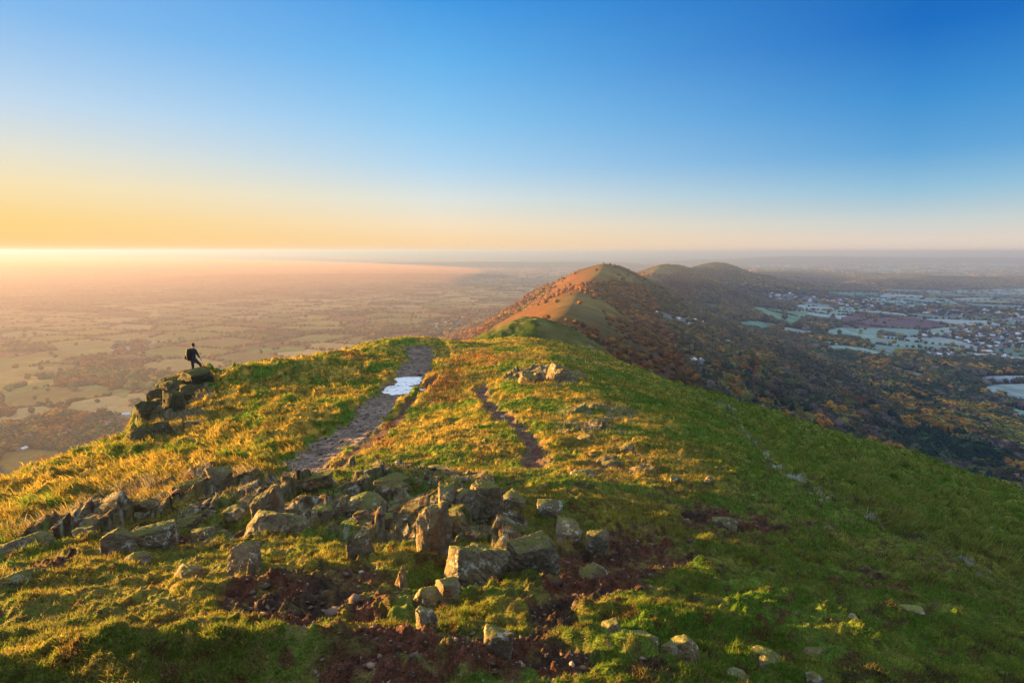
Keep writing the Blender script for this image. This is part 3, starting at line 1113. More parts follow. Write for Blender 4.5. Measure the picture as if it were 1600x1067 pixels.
def rock_mesh(seed, dims, style, k):
    """a body cut by flat cleavage planes, then weathered; base at z=0, x right, y away"""
    rg = np.random.default_rng(seed)
    v, f = ico(k)
    v = v / np.maximum(np.abs(v).max(1), .001)[:, None] ** (.95 if style in ('block', 'slab', 'ledge') else .6)      # towards a block
    n = {'slab': 12, 'block': 14, 'boulder': 16, 'ledge': 12, 'spike': 12}[style]
    for i in range(n):
        d = rg.normal(size=3)
        if style == 'slab':
            d *= (1.6, .5, .8)
        elif style == 'block':
            d *= (1.15, 1.0, .3)
            if i % 5 == 0:
                d = np.array([rg.normal() * .3, rg.normal() * .3, 1.0])
        elif style == 'ledge':
            d *= (.5, .6, 1.5)
        elif style == 'spike':
            d *= (1.3, 1.0, .45)
            if i < 4:
                d = np.array([rg.choice([-1, 1]) * .9, rg.normal() * .4, .75])
        d /= np.linalg.norm(d)
        if d[2] < -.3:
            d[2] *= -1
        off = rg.uniform(.62, 1.05) if style in ('block', 'slab', 'ledge') else rg.uniform(.5, .85)
        s = v @ d - off
        m = s > 0
        v[m] -= d * (s[m] * .97)[:, None]
    L = v / 1.0
    # cleavage: thin steps across one tilted direction
    cd = rg.normal(size=3) * (1, .5, .4)
    cd /= np.linalg.norm(cd)
    c = (L @ cd) * rg.uniform(4, 7) + n3(L, 1.5, seed % 50) * .8
    saw = (c - np.floor(c))
    nrm_ = L / np.linalg.norm(L, axis=1)[:, None]
    amp = {'slab': .055, 'block': .045, 'boulder': .02, 'ledge': .06, 'spike': .05}[style]
    v = v + nrm_ * ((saw - .5) * amp + n3(L, 2.4, seed % 40) * .07 + n3(L, 6.5, seed % 30) * .03 + n3(L, 15, seed % 20) * .014)[:, None]
    # cracks
    cr = 1 - np.abs(n3(L, 1.7, 11 + seed % 70))
    v -= nrm_ * (ss(.93, 1, cr) * .07)[:, None]
    v = v / np.array([np.abs(v[:, 0]).max(), np.abs(v[:, 1]).max(), 1])
    v[:, 2] = (v[:, 2] - v[:, 2].min()) / (v[:, 2].max() - v[:, 2].min())
    v = v * np.array([dims[0] / 2, dims[1] / 2, dims[2]])
    return v, f


def add_rock(name, u0, u1, v0, v1, style, seed, label, cat='rock', group=None, depth=.8, rz=0.0, tilt=0.0, tint=(1, 1, 1), hs=1.0, k=None):
    """u0,u1,v0,v1: where the rock shows in the photograph (left, right, top, foot)"""
    uc = (u0 + u1) / 2
    x, y, z, _ = unproject([uc], [v1])
    x, y, z = float(x[0]), float(y[0]), float(z[0])
    dist = y * CT - z * ST
    w = (u1 - u0) / FPX * dist
    s = math.atan2(-z, math.hypot(x, y))
    hp = (v1 - v0) / FPX * dist
    dp = w * depth
    # seen height = h*cos(s) + part of the depth foreshortened
    h = max((hp - .55 * dp * math.sin(s)) / max(math.cos(s), .5), hp * .45) * hs
    h *= .92
    sink = h * .38 + .05 * w
    a = math.atan2(x, y)
    cx, cy = x + math.sin(a) * dp * .42, y + math.cos(a) * dp * .42
    gz = float(ground_z(cx, cy)[0])
    gz = min(gz, float(ground_z(x, y)[0]) + .1 * w)
    k = k or (6 if w / dist * FPX > 55 else 5 if w / dist * FPX > 22 else 4)
    vv, ff = rock_mesh(seed, (w, dp, h + sink), style, k)
    if tilt:
        R = np.array(Matrix.Rotation(tilt, 3, 'Y'))
        vv = vv @ R.T
    me_o = mesh_np(name, vv, ff, rock, None, True)
    me_o.location = (cx, cy, gz - sink)
    me_o.rotation_euler = (0, 0, -a + rz)
    me_o.color = (*tint, 1)
    tag(me_o, label, cat, group)
    ROCKS.append((cx, cy, w * .5, dp * .5))
    return me_o


ROCKS = []
W1, W2, W3 = (1.15, 1.08, .95), (.95, .95, .86), (1.0, .92, .72)  # first tint paints sunlight onto lit rocks and also serves pale ones
R_ = [
    # the central outcrop
    ('rock_slab', 650, 702, 782, 884, 'block', 4, 'tall slab of layered rock with bright sunlit left face, middle of the foreground outcrop', .9, .7, 0, W1),
    ('rock_block', 684, 714, 787, 824, 'block', 8, 'square dark-faced block wedged just right of the tall sunlit slab', 1.3, .2, 0, W2),
    ('rock_block', 706, 754, 784, 822, 'block', 12, 'wide mossy block between the tall sunlit slab and the wedge-topped block', 1.0, .1, 0, W2),
    ('rock_block', 728, 786, 766, 820, 'block', 21, 'big wedge-topped block at the top of the central outcrop, its left edge sunlit', .9, .3, .1, W1),
    ('boulder', 682, 788, 808, 912, 'block', 32, 'largest lichen-spotted boulder of the central outcrop, leaning left towards the camera', .75, .3, .12, W2),
    ('boulder', 783, 878, 824, 892, 'block', 37, 'broad lichen-spotted boulder separated by a dark crack from the largest boulder', .7, -.2, -.1, W2),
    ('rock_slab', 640, 662, 800, 862, 'slab', 40, 'thin dark slab leaning on the left side of the tall sunlit slab', .9, .4, .2, W3),
    ('rock_spike', 610, 632, 802, 842, 'spike', 44, 'small pointed upright stone with a sunlit left edge, left of the tall slab', .9, .2, 0, W1),
    ('boulder', 602, 637, 771, 804, 'boulder', 47, 'small rounded grey boulder standing alone behind the pointed upright stone', 1.0, 0, 0, W2),
    ('boulder', 636, 668, 765, 790, 'block', 51, 'low stone with a sunlit left tip beside the small rounded grey boulder', 1.0, 0, 0, W1),
    ('rock_block', 546, 588, 840, 888, 'block', 55, 'squarish grey-blue block poking out of moss, left of the pointed stone', .9, .3, 0, W2),
    ('boulder', 528, 606, 766, 806, 'boulder', 58, 'long rounded grey boulder at the back of the outcrop, right of the narrow upright stone', .7, 0, 0, W2),
    ('rock_spike', 522, 545, 769, 806, 'spike', 61, 'narrow upright stone with a sunlit left edge beside the long rounded grey boulder', .9, 0, 0, W1),
    ('rock_spike', 617, 641, 878, 920, 'spike', 64, 'small split stone with a sunlit tip, below the pointed upright stone', .9, .3, 0, W1),
    ('rock_ledge', 646, 690, 912, 945, 'ledge', 67, 'broken ledge catching the sun just below the largest boulder', .8, .4, .1, W1),
    ('rock_block', 676, 724, 908, 946, 'block', 70, 'mossy block at the lower left foot of the largest boulder', .9, 0, 0, W2),
    ('rock_block', 644, 684, 948, 986, 'block', 73, 'jagged pale stone half buried in turf below the broken ledge', .8, .2, 0, W1),
    ('rock_spike', 748, 800, 956, 1016, 'block', 76, 'upright lichened stone with a sunlit left side, alone on the dark soil near the bottom', .8, .3, .08, W1),
    ('boulder', 904, 958, 866, 899, 'boulder', 79, 'low pointed pale boulder alone on the turf, right of the central outcrop', .8, 0, 0, W1),
    ('boulder', 862, 914, 800, 846, 'block', 82, 'ridge-backed rock with a pale top edge on the right end of the outcrop', .8, .2, 0, W1),
    ('rock_block', 912, 954, 818, 860, 'block', 85, 'blue-grey lichened rock at the right end of the outcrop, half under turf', .8, -.2, 0, W2),
    ('rock_block', 838, 880, 778, 806, 'ledge', 88, 'flat grey ledge at the back right of the outcrop', .9, 0, 0, W2),
    ('rock_block', 664, 700, 838, 882, 'block', 301, 'small crumbling block at the base of the tall sunlit slab', .9, .3, 0, W1),
    ('rock_block', 700, 736, 800, 838, 'ledge', 304, 'mossy shelf filling the gap above the largest boulder', 1.2, 0, 0, W3),
    ('rock_ledge', 584, 616, 800, 824, 'ledge', 307, 'flat stone between the pointed upright stone and the long rounded boulder', .9, 0, 0, W2),
    ('rock_block', 552, 580, 812, 836, 'block', 310, 'small grey block above the squarish grey-blue block', .9, 0, 0, W2),
    ('rock_block', 596, 640, 742, 764, 'block', 313, 'grey rock half sunk in the mossy hump on the crest', .8, 0, 0, W2),
    ('rock_block', 786, 822, 768, 792, 'ledge', 316, 'low turfy rock just right of the wedge-topped block', .9, 0, 0, W2),
    # left part of the outcrop
    ('rock_block', 298, 340, 800, 832, 'block', 320, 'shaded rock at the back of the hollow, left outcrop', .9, .2, 0, W2),
    ('rock_block', 118, 160, 818, 844, 'block', 323, 'low weathered rock left of the rounded lichened rock', .8, .2, 0, W2),
    ('rock_block', 346, 386, 784, 812, 'block', 326, 'sunlit rubble rock left of the tall upright rock foot', .8, .3, 0, W1),
    ('rock_block', 424, 462, 742, 770, 'block', 329, 'dark rock on the crest right of the tall upright rock', .8, 0, 0, W2),
    ('rock_block', 484, 526, 788, 812, 'block', 332, 'mossy rock right of the long low sloping rock', .8, 0, 0, W2),
    ('rock_block', 236, 268, 768, 790, 'block', 335, 'jagged stone at the left end of the long flat-topped rock', .8, 0, 0, W2),
    ('rock_block', 196, 236, 846, 874, 'block', 338, 'broken sunlit stone below the low lichen-spotted rock', .8, .3, 0, W1),
    ('standing_rock', 389, 447, 747, 816, 'block', 91, 'tall upright lichen-covered rock, the biggest on the left part of the outcrop', .6, .1, 0, W2),
    ('rock_ledge', 384, 492, 784, 838, 'ledge', 94, 'long low sloping rock at the foot of the tall upright lichen-covered rock', .45, .45, -.2, W2),
    ('rock_block', 264, 325, 752, 786, 'block', 97, 'long flat-topped rock standing against the golden slope on the crest', .5, .1, 0, W2),
    ('rock_block', 326, 372, 738, 778, 'block', 100, 'jagged grey rock on the crest left of the tall upright rock', .7, .2, 0, W2),
    ('rock_block', 362, 404, 739, 772, 'block', 103, 'dark blocky rock on the crest just behind the tall upright rock', .7, 0, 0, W2),
    ('rock_spike', 364, 392, 758, 784, 'spike', 106, 'small triangular rock close to the left side of the tall upright rock', .8, 0, 0, W2),
    ('rock_block', 157, 214, 812, 866, 'block', 109, 'rounded lichened rock above a tuft of sunlit dry grass on the left', .8, 0, 0, W2),
    ('rock_block', 206, 274, 813, 856, 'block', 112, 'low lichen-spotted rock right of the rounded lichened rock on the left', .8, .2, 0, W2),
    ('rock_ledge', 258, 322, 796, 822, 'ledge', 115, 'flat shelf of rock above the shaded hollow on the left', .7, 0, 0, W2),
    ('boulder', 165, 206, 795, 814, 'boulder', 118, 'pair of small rounded rocks grown together on the left crest', .9, 0, 0, W2),
    ('rock_block', 212, 252, 782, 810, 'block', 121, 'small broken rock on the left crest beside sunlit grass', .8, 0, 0, W3),
    ('rock_ledge', -12, 80, 822, 862, 'ledge', 124, 'broad low rock at the left edge of the picture', .6, 0, 0, W2),
    ('rock_ledge', 2, 60, 892, 914, 'ledge', 127, 'flat stone lying in shade near the left edge', .7, 0, 0, W2),
    ('rock_block', 272, 321, 869, 904, 'block', 130, 'square rock with a sunlit left face among dry grass, left foreground', .8, .3, 0, W1),
    ('rock_block', 360, 416, 846, 902, 'block', 133, 'angular rock with a pale flat top and a sunlit left face', .8, .35, 0, W1),
    ('rock_spike', 386, 402, 888, 920, 'spike', 136, 'small pale upright stone below the angular flat-topped rock', .9, 0, 0, W1),
    ('rock_block', 468, 522, 738, 776, 'block', 139, 'rough rock with an orange sunlit left side just in front of the gravel path', .8, .3, 0, W3),
    ('rock_ledge', 574, 650, 734, 772, 'block', 142, 'big mossy hump of rock on the crest, in front of the gravel path', .7, .1, 0, W3),
    ('rock_ledge', 655, 714, 713, 734, 'boulder', 145, 'low grass-capped rock with a sunlit left end, where the foreground meets the slope', .6, 0, 0, W1),
    ('rock_ledge', 734, 786, 750, 774, 'boulder', 148, 'dark turfy rock hump behind the central outcrop', .8, 0, 0, W3),
    ('rock_ledge', 448, 486, 726, 742, 'ledge', 151, 'small rubble rock at the lower end of the gravel path', .8, 0, 0, W3),
    # lower left
    ('rock_ledge', 34, 70, 992, 1018, 'ledge', 154, 'small flat rock, lower of two in line in the left corner turf', .6, -.4, 0, W2),
    ('rock_ledge', 58, 108, 978, 1004, 'ledge', 157, 'long pale flat rock lying in turf near the bottom left corner', .5, -.4, 0, W2),
    ('rock_ledge', 168, 216, 994, 1012, 'ledge', 160, 'low rock edge breaking through moss, bottom left', .6, -.2, 0, W3),
    # lower right
    ('boulder', 1032, 1098, 980, 1026, 'boulder', 163, 'brown humped boulder with an orange sunlit top edge near the bottom', .7, 0, 0, W3),
    ('rock_ledge', 966, 1020, 978, 998, 'ledge', 166, 'low stone with a pale lichened right end, left of the brown humped boulder', .6, 0, 0, W2),
    ('rock_ledge', 1000, 1028, 996, 1014, 'ledge', 169, 'small bluish stone touching the left of the brown humped boulder', .7, 0, 0, W2),
    ('rock_ledge', 938, 976, 960, 992, 'ledge', 172, 'grassy-topped grey rock up and left of the brown humped boulder', .8, 0, 0, W2),
    ('rock_slab', 1176, 1224, 996, 1024, 'ledge', 175, 'wedge of grey rock leaning right in the green turf, lower right', .7, .4, -.25, W2),
    ('boulder', 1254, 1290, 986, 1010, 'boulder', 178, 'rounded grey-brown stone right of the leaning grey wedge', .8, 0, 0, W2),
    ('boulder', 1134, 1176, 1020, 1042, 'boulder', 181, 'low rounded stone right below the brown humped boulder', .7, 0, 0, W2),
    ('boulder', 1186, 1212, 1020, 1040, 'boulder', 184, 'small grey stone below the leaning grey wedge', .8, 0, 0, W2),
    ('boulder', 1254, 1286, 1038, 1060, 'boulder', 187, 'flat-sided grey stone at the bottom edge, lower right', .8, 0, 0, W2),
    ('rock_ledge', 1112, 1152, 800, 820, 'ledge', 190, 'grey stone capped with bright moss on the right flank', .7, 0, 0, W2),
    ('rock_spike', 1098, 1116, 747, 760, 'spike', 193, 'small sunlit stone on the last lit patch of the right flank', .9, 0, 0, W1),
    ('boulder', 1286, 1306, 814, 826, 'boulder', 196, 'small grey stone alone in the mid right turf', .8, 0, 0, W2),
    ('boulder', 1430, 1448, 847, 856, 'boulder', 199, 'pale stone on the frosty trodden line across the right flank', .8, 0, 0, (1.9, 1.95, 2.1)),
    ('rock_ledge', 1402, 1440, 948, 962, 'ledge', 202, 'pale thin stone lying in the turf, lower right of the frosty line', .5, -.4, 0, (1.5, 1.5, 1.6)),
    ('boulder', 1322, 1338, 970, 982, 'boulder', 205, 'small white quartz stone in the lower right turf', .8, 0, 0, (2.0, 2.0, 2.1)),
    ('boulder', 1354, 1372, 958, 970, 'boulder', 208, 'small bluish stone right of the white quartz stone', .8, 0, 0, (1.3, 1.4, 1.6)),
    # middle distance
    ('rock_slab', 846, 876, 564, 596, 'slab', 211, 'sunlit upright rock crowning the mid-slope outcrop beyond the narrow trail', .7, .3, .2, W1),
    ('rock_block', 868, 892, 574, 598, 'block', 214, 'lower right rock of the mid-slope outcrop, partly sunlit', .9, .3, 0, W3),
    ('rock_block', 828, 852, 576, 598, 'block', 217, 'lower left rock of the mid-slope outcrop, sunlit and jagged', .9, .3, .2, W1),
    ('rock_ledge', 806, 842, 588, 606, 'ledge', 220, 'low flat ledges running down left from the mid-slope outcrop', .6, .3, 0, W3),
    ('rock_block', 790, 812, 580, 592, 'block', 223, 'dark stone in the grass left of the mid-slope outcrop', .8, 0, 0, W2),
    ('rock_spike', 968, 992, 686, 706, 'block', 226, 'small golden-lit rock on the rough middle slope', .9, 0, 0, W1),
    ('rock_block', 1046, 1068, 740, 756, 'block', 229, 'small rock with an orange lit left side behind the moss-capped stone', .9, 0, 0, W1),
    ('rock_ledge', 940, 976, 712, 728, 'ledge', 232, 'low dark ledge on the rough slope right of the narrow trail', .7, 0, 0, W2),
    ('rock_ledge', 890, 930, 724, 742, 'ledge', 235, 'flat grey ledge on the crest below the end of the narrow trail', .7, 0, 0, W2),
    # the crag under the hiker
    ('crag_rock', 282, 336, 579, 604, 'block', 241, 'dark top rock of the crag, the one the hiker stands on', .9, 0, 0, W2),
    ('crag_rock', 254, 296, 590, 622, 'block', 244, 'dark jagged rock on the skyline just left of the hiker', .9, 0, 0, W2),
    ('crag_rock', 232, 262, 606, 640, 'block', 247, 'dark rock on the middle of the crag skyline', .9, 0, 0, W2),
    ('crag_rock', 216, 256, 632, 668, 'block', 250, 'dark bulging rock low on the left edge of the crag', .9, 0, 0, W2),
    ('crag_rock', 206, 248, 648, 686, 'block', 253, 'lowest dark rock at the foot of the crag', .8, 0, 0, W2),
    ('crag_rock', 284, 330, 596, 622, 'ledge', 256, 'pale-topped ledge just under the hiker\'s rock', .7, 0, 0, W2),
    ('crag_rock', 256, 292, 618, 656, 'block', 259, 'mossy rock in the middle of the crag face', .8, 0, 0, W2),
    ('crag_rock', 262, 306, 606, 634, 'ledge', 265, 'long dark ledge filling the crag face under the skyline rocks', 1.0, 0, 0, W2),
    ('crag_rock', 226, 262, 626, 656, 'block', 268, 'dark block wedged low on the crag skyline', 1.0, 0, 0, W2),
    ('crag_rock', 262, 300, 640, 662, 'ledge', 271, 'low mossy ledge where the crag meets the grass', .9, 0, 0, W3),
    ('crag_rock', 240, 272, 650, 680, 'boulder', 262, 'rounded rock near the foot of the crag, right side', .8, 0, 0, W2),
]
for name, u0, u1, v0, v1, style, seed, label, depth, rz, tilt, tint in R_:
    crag = name == 'crag_rock'
    tint = (.36, .40, .32) if crag else tint  # crag rocks darkened to paint in the shade of the face turned from the sun
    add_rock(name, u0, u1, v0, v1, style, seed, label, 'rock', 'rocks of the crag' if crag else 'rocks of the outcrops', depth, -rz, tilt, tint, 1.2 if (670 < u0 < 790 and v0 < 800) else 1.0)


def small_stones():
    """loose stones: copies of a few shapes"""
    protos = []
    for i in range(6):
        v, f = rock_mesh(500 + i * 7, (1, .8, .7), ['boulder', 'block', 'ledge'][i % 3], 3)
        me = mesh_np('stone', v, f, rock)
        protos.append(me)
    rg = np.random.default_rng(5)
    zones = [  # centre u, v, spread, number, size in pixels, words, group, tint
        (760, 790, 160, 50, 34, (6, 13), 'small grey stone among the rocks of the central outcrop', 'small stones of the central outcrop', W2),
        (330, 800, 180, 35, 42, (7, 18), 'small stone half buried in the turf of the left outcrop', 'small stones of the left outcrop', W2),
        (760, 1000, 300, 50, 16, (4, 9), 'small stone on the dark soil in the foreground', 'small stones on the foreground soil', W3),
        (1150, 960, 220, 80, 20, (4, 10), 'small stone in the mossy turf at the lower right', 'small stones in the lower right turf', W2),
        (980, 690, 120, 50, 30, (5, 11), 'small stone on the rough middle slope right of the narrow trail', 'small stones on the middle slope', W1),
        (850, 590, 60, 20, 14, (4, 9), 'small stone around the mid-slope outcrop', 'small stones round the mid-slope outcrop', W1),
        (1240, 760, 110, 60, 12, (4, 8), 'small pale stone beside the frosty line on the right flank', 'small pale stones on the right flank', (1.5, 1.55, 1.65)),
    ]
    k = 0
    for cu, cv, su, sv, n, (s0, s1), label, group, tint in zones:
        uu = cu + rg.normal(size=n) * su * .55
        vv = cv + rg.normal(size=n) * sv * .55
        vv = np.clip(vv, 560, 1058)
        uu = np.clip(uu, 6, 1594)
        x, y, z, ok = unproject(uu, vv)
        gz = g_lookup(x, y, [G['z']])[0]
        for i in range(n):
            if not ok[i] or math.hypot(x[i], y[i]) > 90:
                continue
            if any(abs(x[i] - a) < w and abs(y[i] - c) < d for a, c, w, d in ROCKS):
                continue
            dist = y[i] * CT - z[i] * ST
            s = rg.uniform(s0, s1) * rg.uniform(.7, 1.2) / FPX * dist
            if k < 6:
                o = protos[k]
            else:
                o = protos[k % 6].copy()
                COL.objects.link(o)
            k += 1
            o.location = (x[i], y[i], gz[i] - s * .2)
            o.scale = (s, s * rg.uniform(.7, 1.1), s * rg.uniform(.6, 1.1))
            o.rotation_euler = (rg.normal() * .15, rg.normal() * .15, rg.uniform(0, 6.28))
            t = rg.uniform(.8, 1.2)
            o.color = (tint[0] * t, tint[1] * t, tint[2] * t, 1)
            j = min(range(len(R_)), key=lambda q: math.hypot(ROCKS[q][0] - x[i], ROCKS[q][1] - y[i]))
            near = ' '.join(R_[j][7].split(',')[0].split()[:8])
            for cut in (' with', ' and', ' of', ' in', ' on', ' at', ' the', ' its', ' from', ' a', ' to', ' beside', ' by', ' behind', ' above', ' below'):
                while near.endswith(cut):
                    near = near[:-len(cut)]
            ddx, ddy = x[i] - ROCKS[j][0], y[i] - ROCKS[j][1]
            sd_ = ('left of' if ddx < 0 else 'right of') if abs(ddx) > abs(ddy) else ('in front of' if ddy < 0 else 'behind')
            tone = ('pale ' if t > 1.07 else 'dark ' if t < .93 else '') + ('larger' if s / dist * FPX > 11 else 'tiny' if s / dist * FPX < 7 else 'small')
            tag(o, f'{tone} stone {sd_} the {near}', 'stone', f'stones {sd_} the {near}')


small_stones()


def build_pebbles():
    rg = np.random.default_rng(91)
    n = 60000
    az = rg.uniform(-.86, .86, n)
    r = np.exp(rg.uniform(math.log(1.6), math.log(60), n))
    x, y = r * np.sin(az), r * np.cos(az)
    z, so, pa, tr_, pu, rib = g_lookup(x, y, [G['z'], G['m']['soil'], G['m']['path'], G['m']['trail'], G['m']['pud'], G['m']['rib']])
    p = np.clip(so * .22 + pa * .35 + tr_ * .22 + rib * .14 + .008, 0, 1) * (pu < .2)
    k = rg.random(n) < p
    x, y, z, r, pa = x[k], y[k], z[k], r[k], pa[k]
    n = len(x)
    v, f = ico(1)
    s = np.clip(.004 + .0022 * r, .006, .07) * np.exp(rg.normal(size=n) * .45)
    q = v[None] * (1 + .35 * rg.normal(size=(n, len(v), 1))) * np.stack([s, s * rg.uniform(.6, 1, n), s * rg.uniform(.35, .7, n)], 1)[:, None]
    a = rg.uniform(0, 6.28, n)[:, None]
    X = q[..., 0] * np.cos(a) - q[..., 1] * np.sin(a) + x[:, None]
    Y = q[..., 0] * np.sin(a) + q[..., 1] * np.cos(a) + y[:, None]
    Z = q[..., 2] + z[:, None]
    F = (f[None] + (np.arange(n) * len(v))[:, None, None]).reshape(-1, 3)
    c = np.array([.12, .09, .075]) * np.exp(rg.normal(size=(n, 1)) * .35)
    c[rg.random(n) < .02] = (.34, .33, .32)
    o = mesh_np('pebbles', np.stack([X, Y, Z], -1).reshape(-1, 3), F, land, np.repeat(np.clip(c, .02, .6), len(v), 0), False)
    tag(o, kind='stuff')


build_pebbles()


# ------------------------------------------------------------------ turf blades and tussocks
def blades(name, x, y, z, L, wd, lean_dir, lean, col, seed, group_kind='stuff'):
    rg = np.random.default_rng(seed)
    n = len(x)
    th = rg.uniform(0, math.pi, n)
    bx, by = np.cos(th) * wd * .5, np.sin(th) * wd * .5
    ux, uy = np.cos(lean_dir), np.sin(lean_dir)
    base = np.stack([x, y, z - .01], 1)
    b0 = base + np.stack([bx, by, np.zeros(n)], 1)
    b1 = base - np.stack([bx, by, np.zeros(n)], 1)
    mid = base + np.stack([ux * L * lean * .35, uy * L * lean * .35, L * .62 * np.sqrt(np.maximum(1 - (lean * .5) ** 2, .1))], 1)
    tip = base + np.stack([ux * L * lean, uy * L * lean, L * np.sqrt(np.maximum(1 - lean ** 2 * .92, .05))], 1)
    m0 = mid + np.stack([bx, by, np.zeros(n)], 1) * .7
    m1 = mid - np.stack([bx, by, np.zeros(n)], 1) * .7
    V = np.stack([b0, b1, m0, m1, tip], 1).reshape(-1, 3)
    i = np.arange(n)[:, None] * 5
    F = np.concatenate([i + [0, 1, 3], i + [0, 3, 2], i + [2, 3, 4]], 0)
    C = np.repeat(col, 5, 0).reshape(n, 5, 3)
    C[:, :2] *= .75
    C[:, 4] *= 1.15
    o = mesh_np(name, V, F, blade, C.reshape(-1, 3), True)
    tag(o, kind=group_kind)
    return o


def near_rocks(x, y):
    m = np.zeros(x.shape, bool)
    for a, c, w, d in ROCKS:
        m |= ((x - a) / max(w * .6, .02)) ** 2 + ((y - c) / max(d, .02) / .6) ** 2 < 1
    return m


def build_grass():
    rg = np.random.default_rng(12)
    # short turf
    n = NBLADE
    az = rg.uniform(-.86, .86, n)
    r = np.exp(rg.uniform(math.log(1.5), math.log(110), n))
    r[:n // 4] = np.exp(rg.uniform(math.log(1.6), math.log(9), n // 4))
    x, y = r * np.sin(az), r * np.cos(az)
    z, col, so, pa, tr_, pu, ru, rib = g_lookup(x, y, [G['z'], G['col'], G['m']['soil'], G['m']['path'], G['m']['trail'], G['m']['pud'], G['m']['rut'], G['m']['rib']])
    cl = fbm(x * 3.2, y * 3.2, 3, 200)
    gap = fbm(x * 10, y * 10, 2, 203)
    keep = (pa < .25 + .2 * cl) & (tr_ < .35) & (pu < .05) & (ru < .4) & (rg.random(n) > np.clip(so * 1.15, 0, .94)) & (rg.random(n) > rib * .7)
    keep &= (cl + .5 * gap > -.55 + .15 * rg.normal(size=n)) | (r > 25)
    keep &= ~near_rocks(x, y)
    x, y, z, col, r, cl = x[keep], y[keep], z[keep], col[keep], r[keep], cl[keep]
    n = len(x)
    L = np.clip(.014 + .0046 * r, .022, .18) * rg.uniform(.5, 1.5, n) * (1 + .8 * np.clip(cl, -.4, 1))
    wd = np.maximum(.0035, r * .00075) * rg.uniform(.7, 1.5, n)
    ld = rg.normal(size=n) * 1.6 - .6
    c = col * (1 + .25 * rg.normal(size=n))[:, None]
    c = c * np.array([1.15, 1.15, 1.0])
    dead = rg.random(n) < .12
    c[dead] = np.array([.26, .20, .08]) * rg.uniform(.6, 1.2, (dead.sum(), 1))
    blades('turf_grass', x, y, z, L, wd, ld, np.clip(rg.uniform(.2, .95, n), 0, .95), np.clip(c, .01, .8), 3)
    # tussocks of long bent grass
    nt_ = NTUSS
    az = rg.uniform(-.86, .86, nt_)
    r = np.exp(rg.uniform(math.log(2.2), math.log(80), nt_))
    x, y = r * np.sin(az), r * np.cos(az)
    z, col, so, pa, tr_, tu, lf, ro = g_lookup(x, y, [G['z'], G['col'], G['m']['soil'], G['m']['path'], G['m']['trail'], G['m']['tus'], G['m']['leftf'], G['m']['rocky']])
    keep = (pa < .12) & (tr_ < .25) & (so < .5) & (rg.random(nt_) < np.clip(tu * .9 + .07 * (r > 4) + .10 * ro, 0, 1)) & ~near_rocks(x, y)
    x, y, z, col, r, tu, lf = x[keep], y[keep], z[keep], col[keep], r[keep], tu[keep], lf[keep]
    m = len(x)
    k = 16
    big = rg.uniform(.5, 1.4, m) * np.clip(.02 + .015 * r, .06, .32) * (.42 + .42 * tu)
    X = np.repeat(x, k) + rg.normal(size=m * k) * np.repeat(big, k) * .38
    Y = np.repeat(y, k) + rg.normal(size=m * k) * np.repeat(big, k) * .38
    Z = g_lookup(X, Y, [G['z']])[0]
    down = np.where(x > 4, -.35, math.pi + .5)         # the grass lies down the slope
    ld = np.repeat(down + rg.normal(size=m) * .5, k) + rg.normal(size=m * k) * .9
    Rr = np.repeat(r, k)
    L = np.repeat(big, k) * rg.uniform(.6, 1.4, m * k)
    wd = np.maximum(.004, Rr * .0009) * rg.uniform(.7, 1.4, m * k)
    c = np.repeat(col, k, 0) * np.repeat(1 + .22 * rg.normal(size=m), k)[:, None] * (1 + .18 * rg.normal(size=m * k))[:, None] * 1.2
    straw = np.repeat(rg.random(m) < .35, k)
    c[straw] = c[straw] * .5 + np.array([.27, .20, .06]) * .5
    blades('long_grass', X, Y, Z, L, wd, ld, np.clip(rg.uniform(.45, .97, m * k), 0, .97), np.clip(c, .01, .8), 5)


NBLADE, NTUSS = 1350000, 34000
build_grass()


# ------------------------------------------------------------------ the hiker
def skin_obj(name, verts, edges, radii, mat, parent, root=0, sub=2):
    me = bpy.data.meshes.new(name)
    me.from_pydata(verts, edges, [])
    me.materials.append(mat)
    o = bpy.data.objects.new(name, me)
    COL.objects.link(o)
    o.parent = parent
    sk = o.modifiers.new('skin', 'SKIN')
    sk.use_smooth_shade = True
    for i, rr in enumerate(radii):
        d = me.skin_vertices[0].data[i]
        d.radius = rr if isinstance(rr, tuple) else (rr, rr)
        d.use_root = i == root
    s = o.modifiers.new('sub', 'SUBSURF')
    s.levels = s.render_levels = sub
    return o


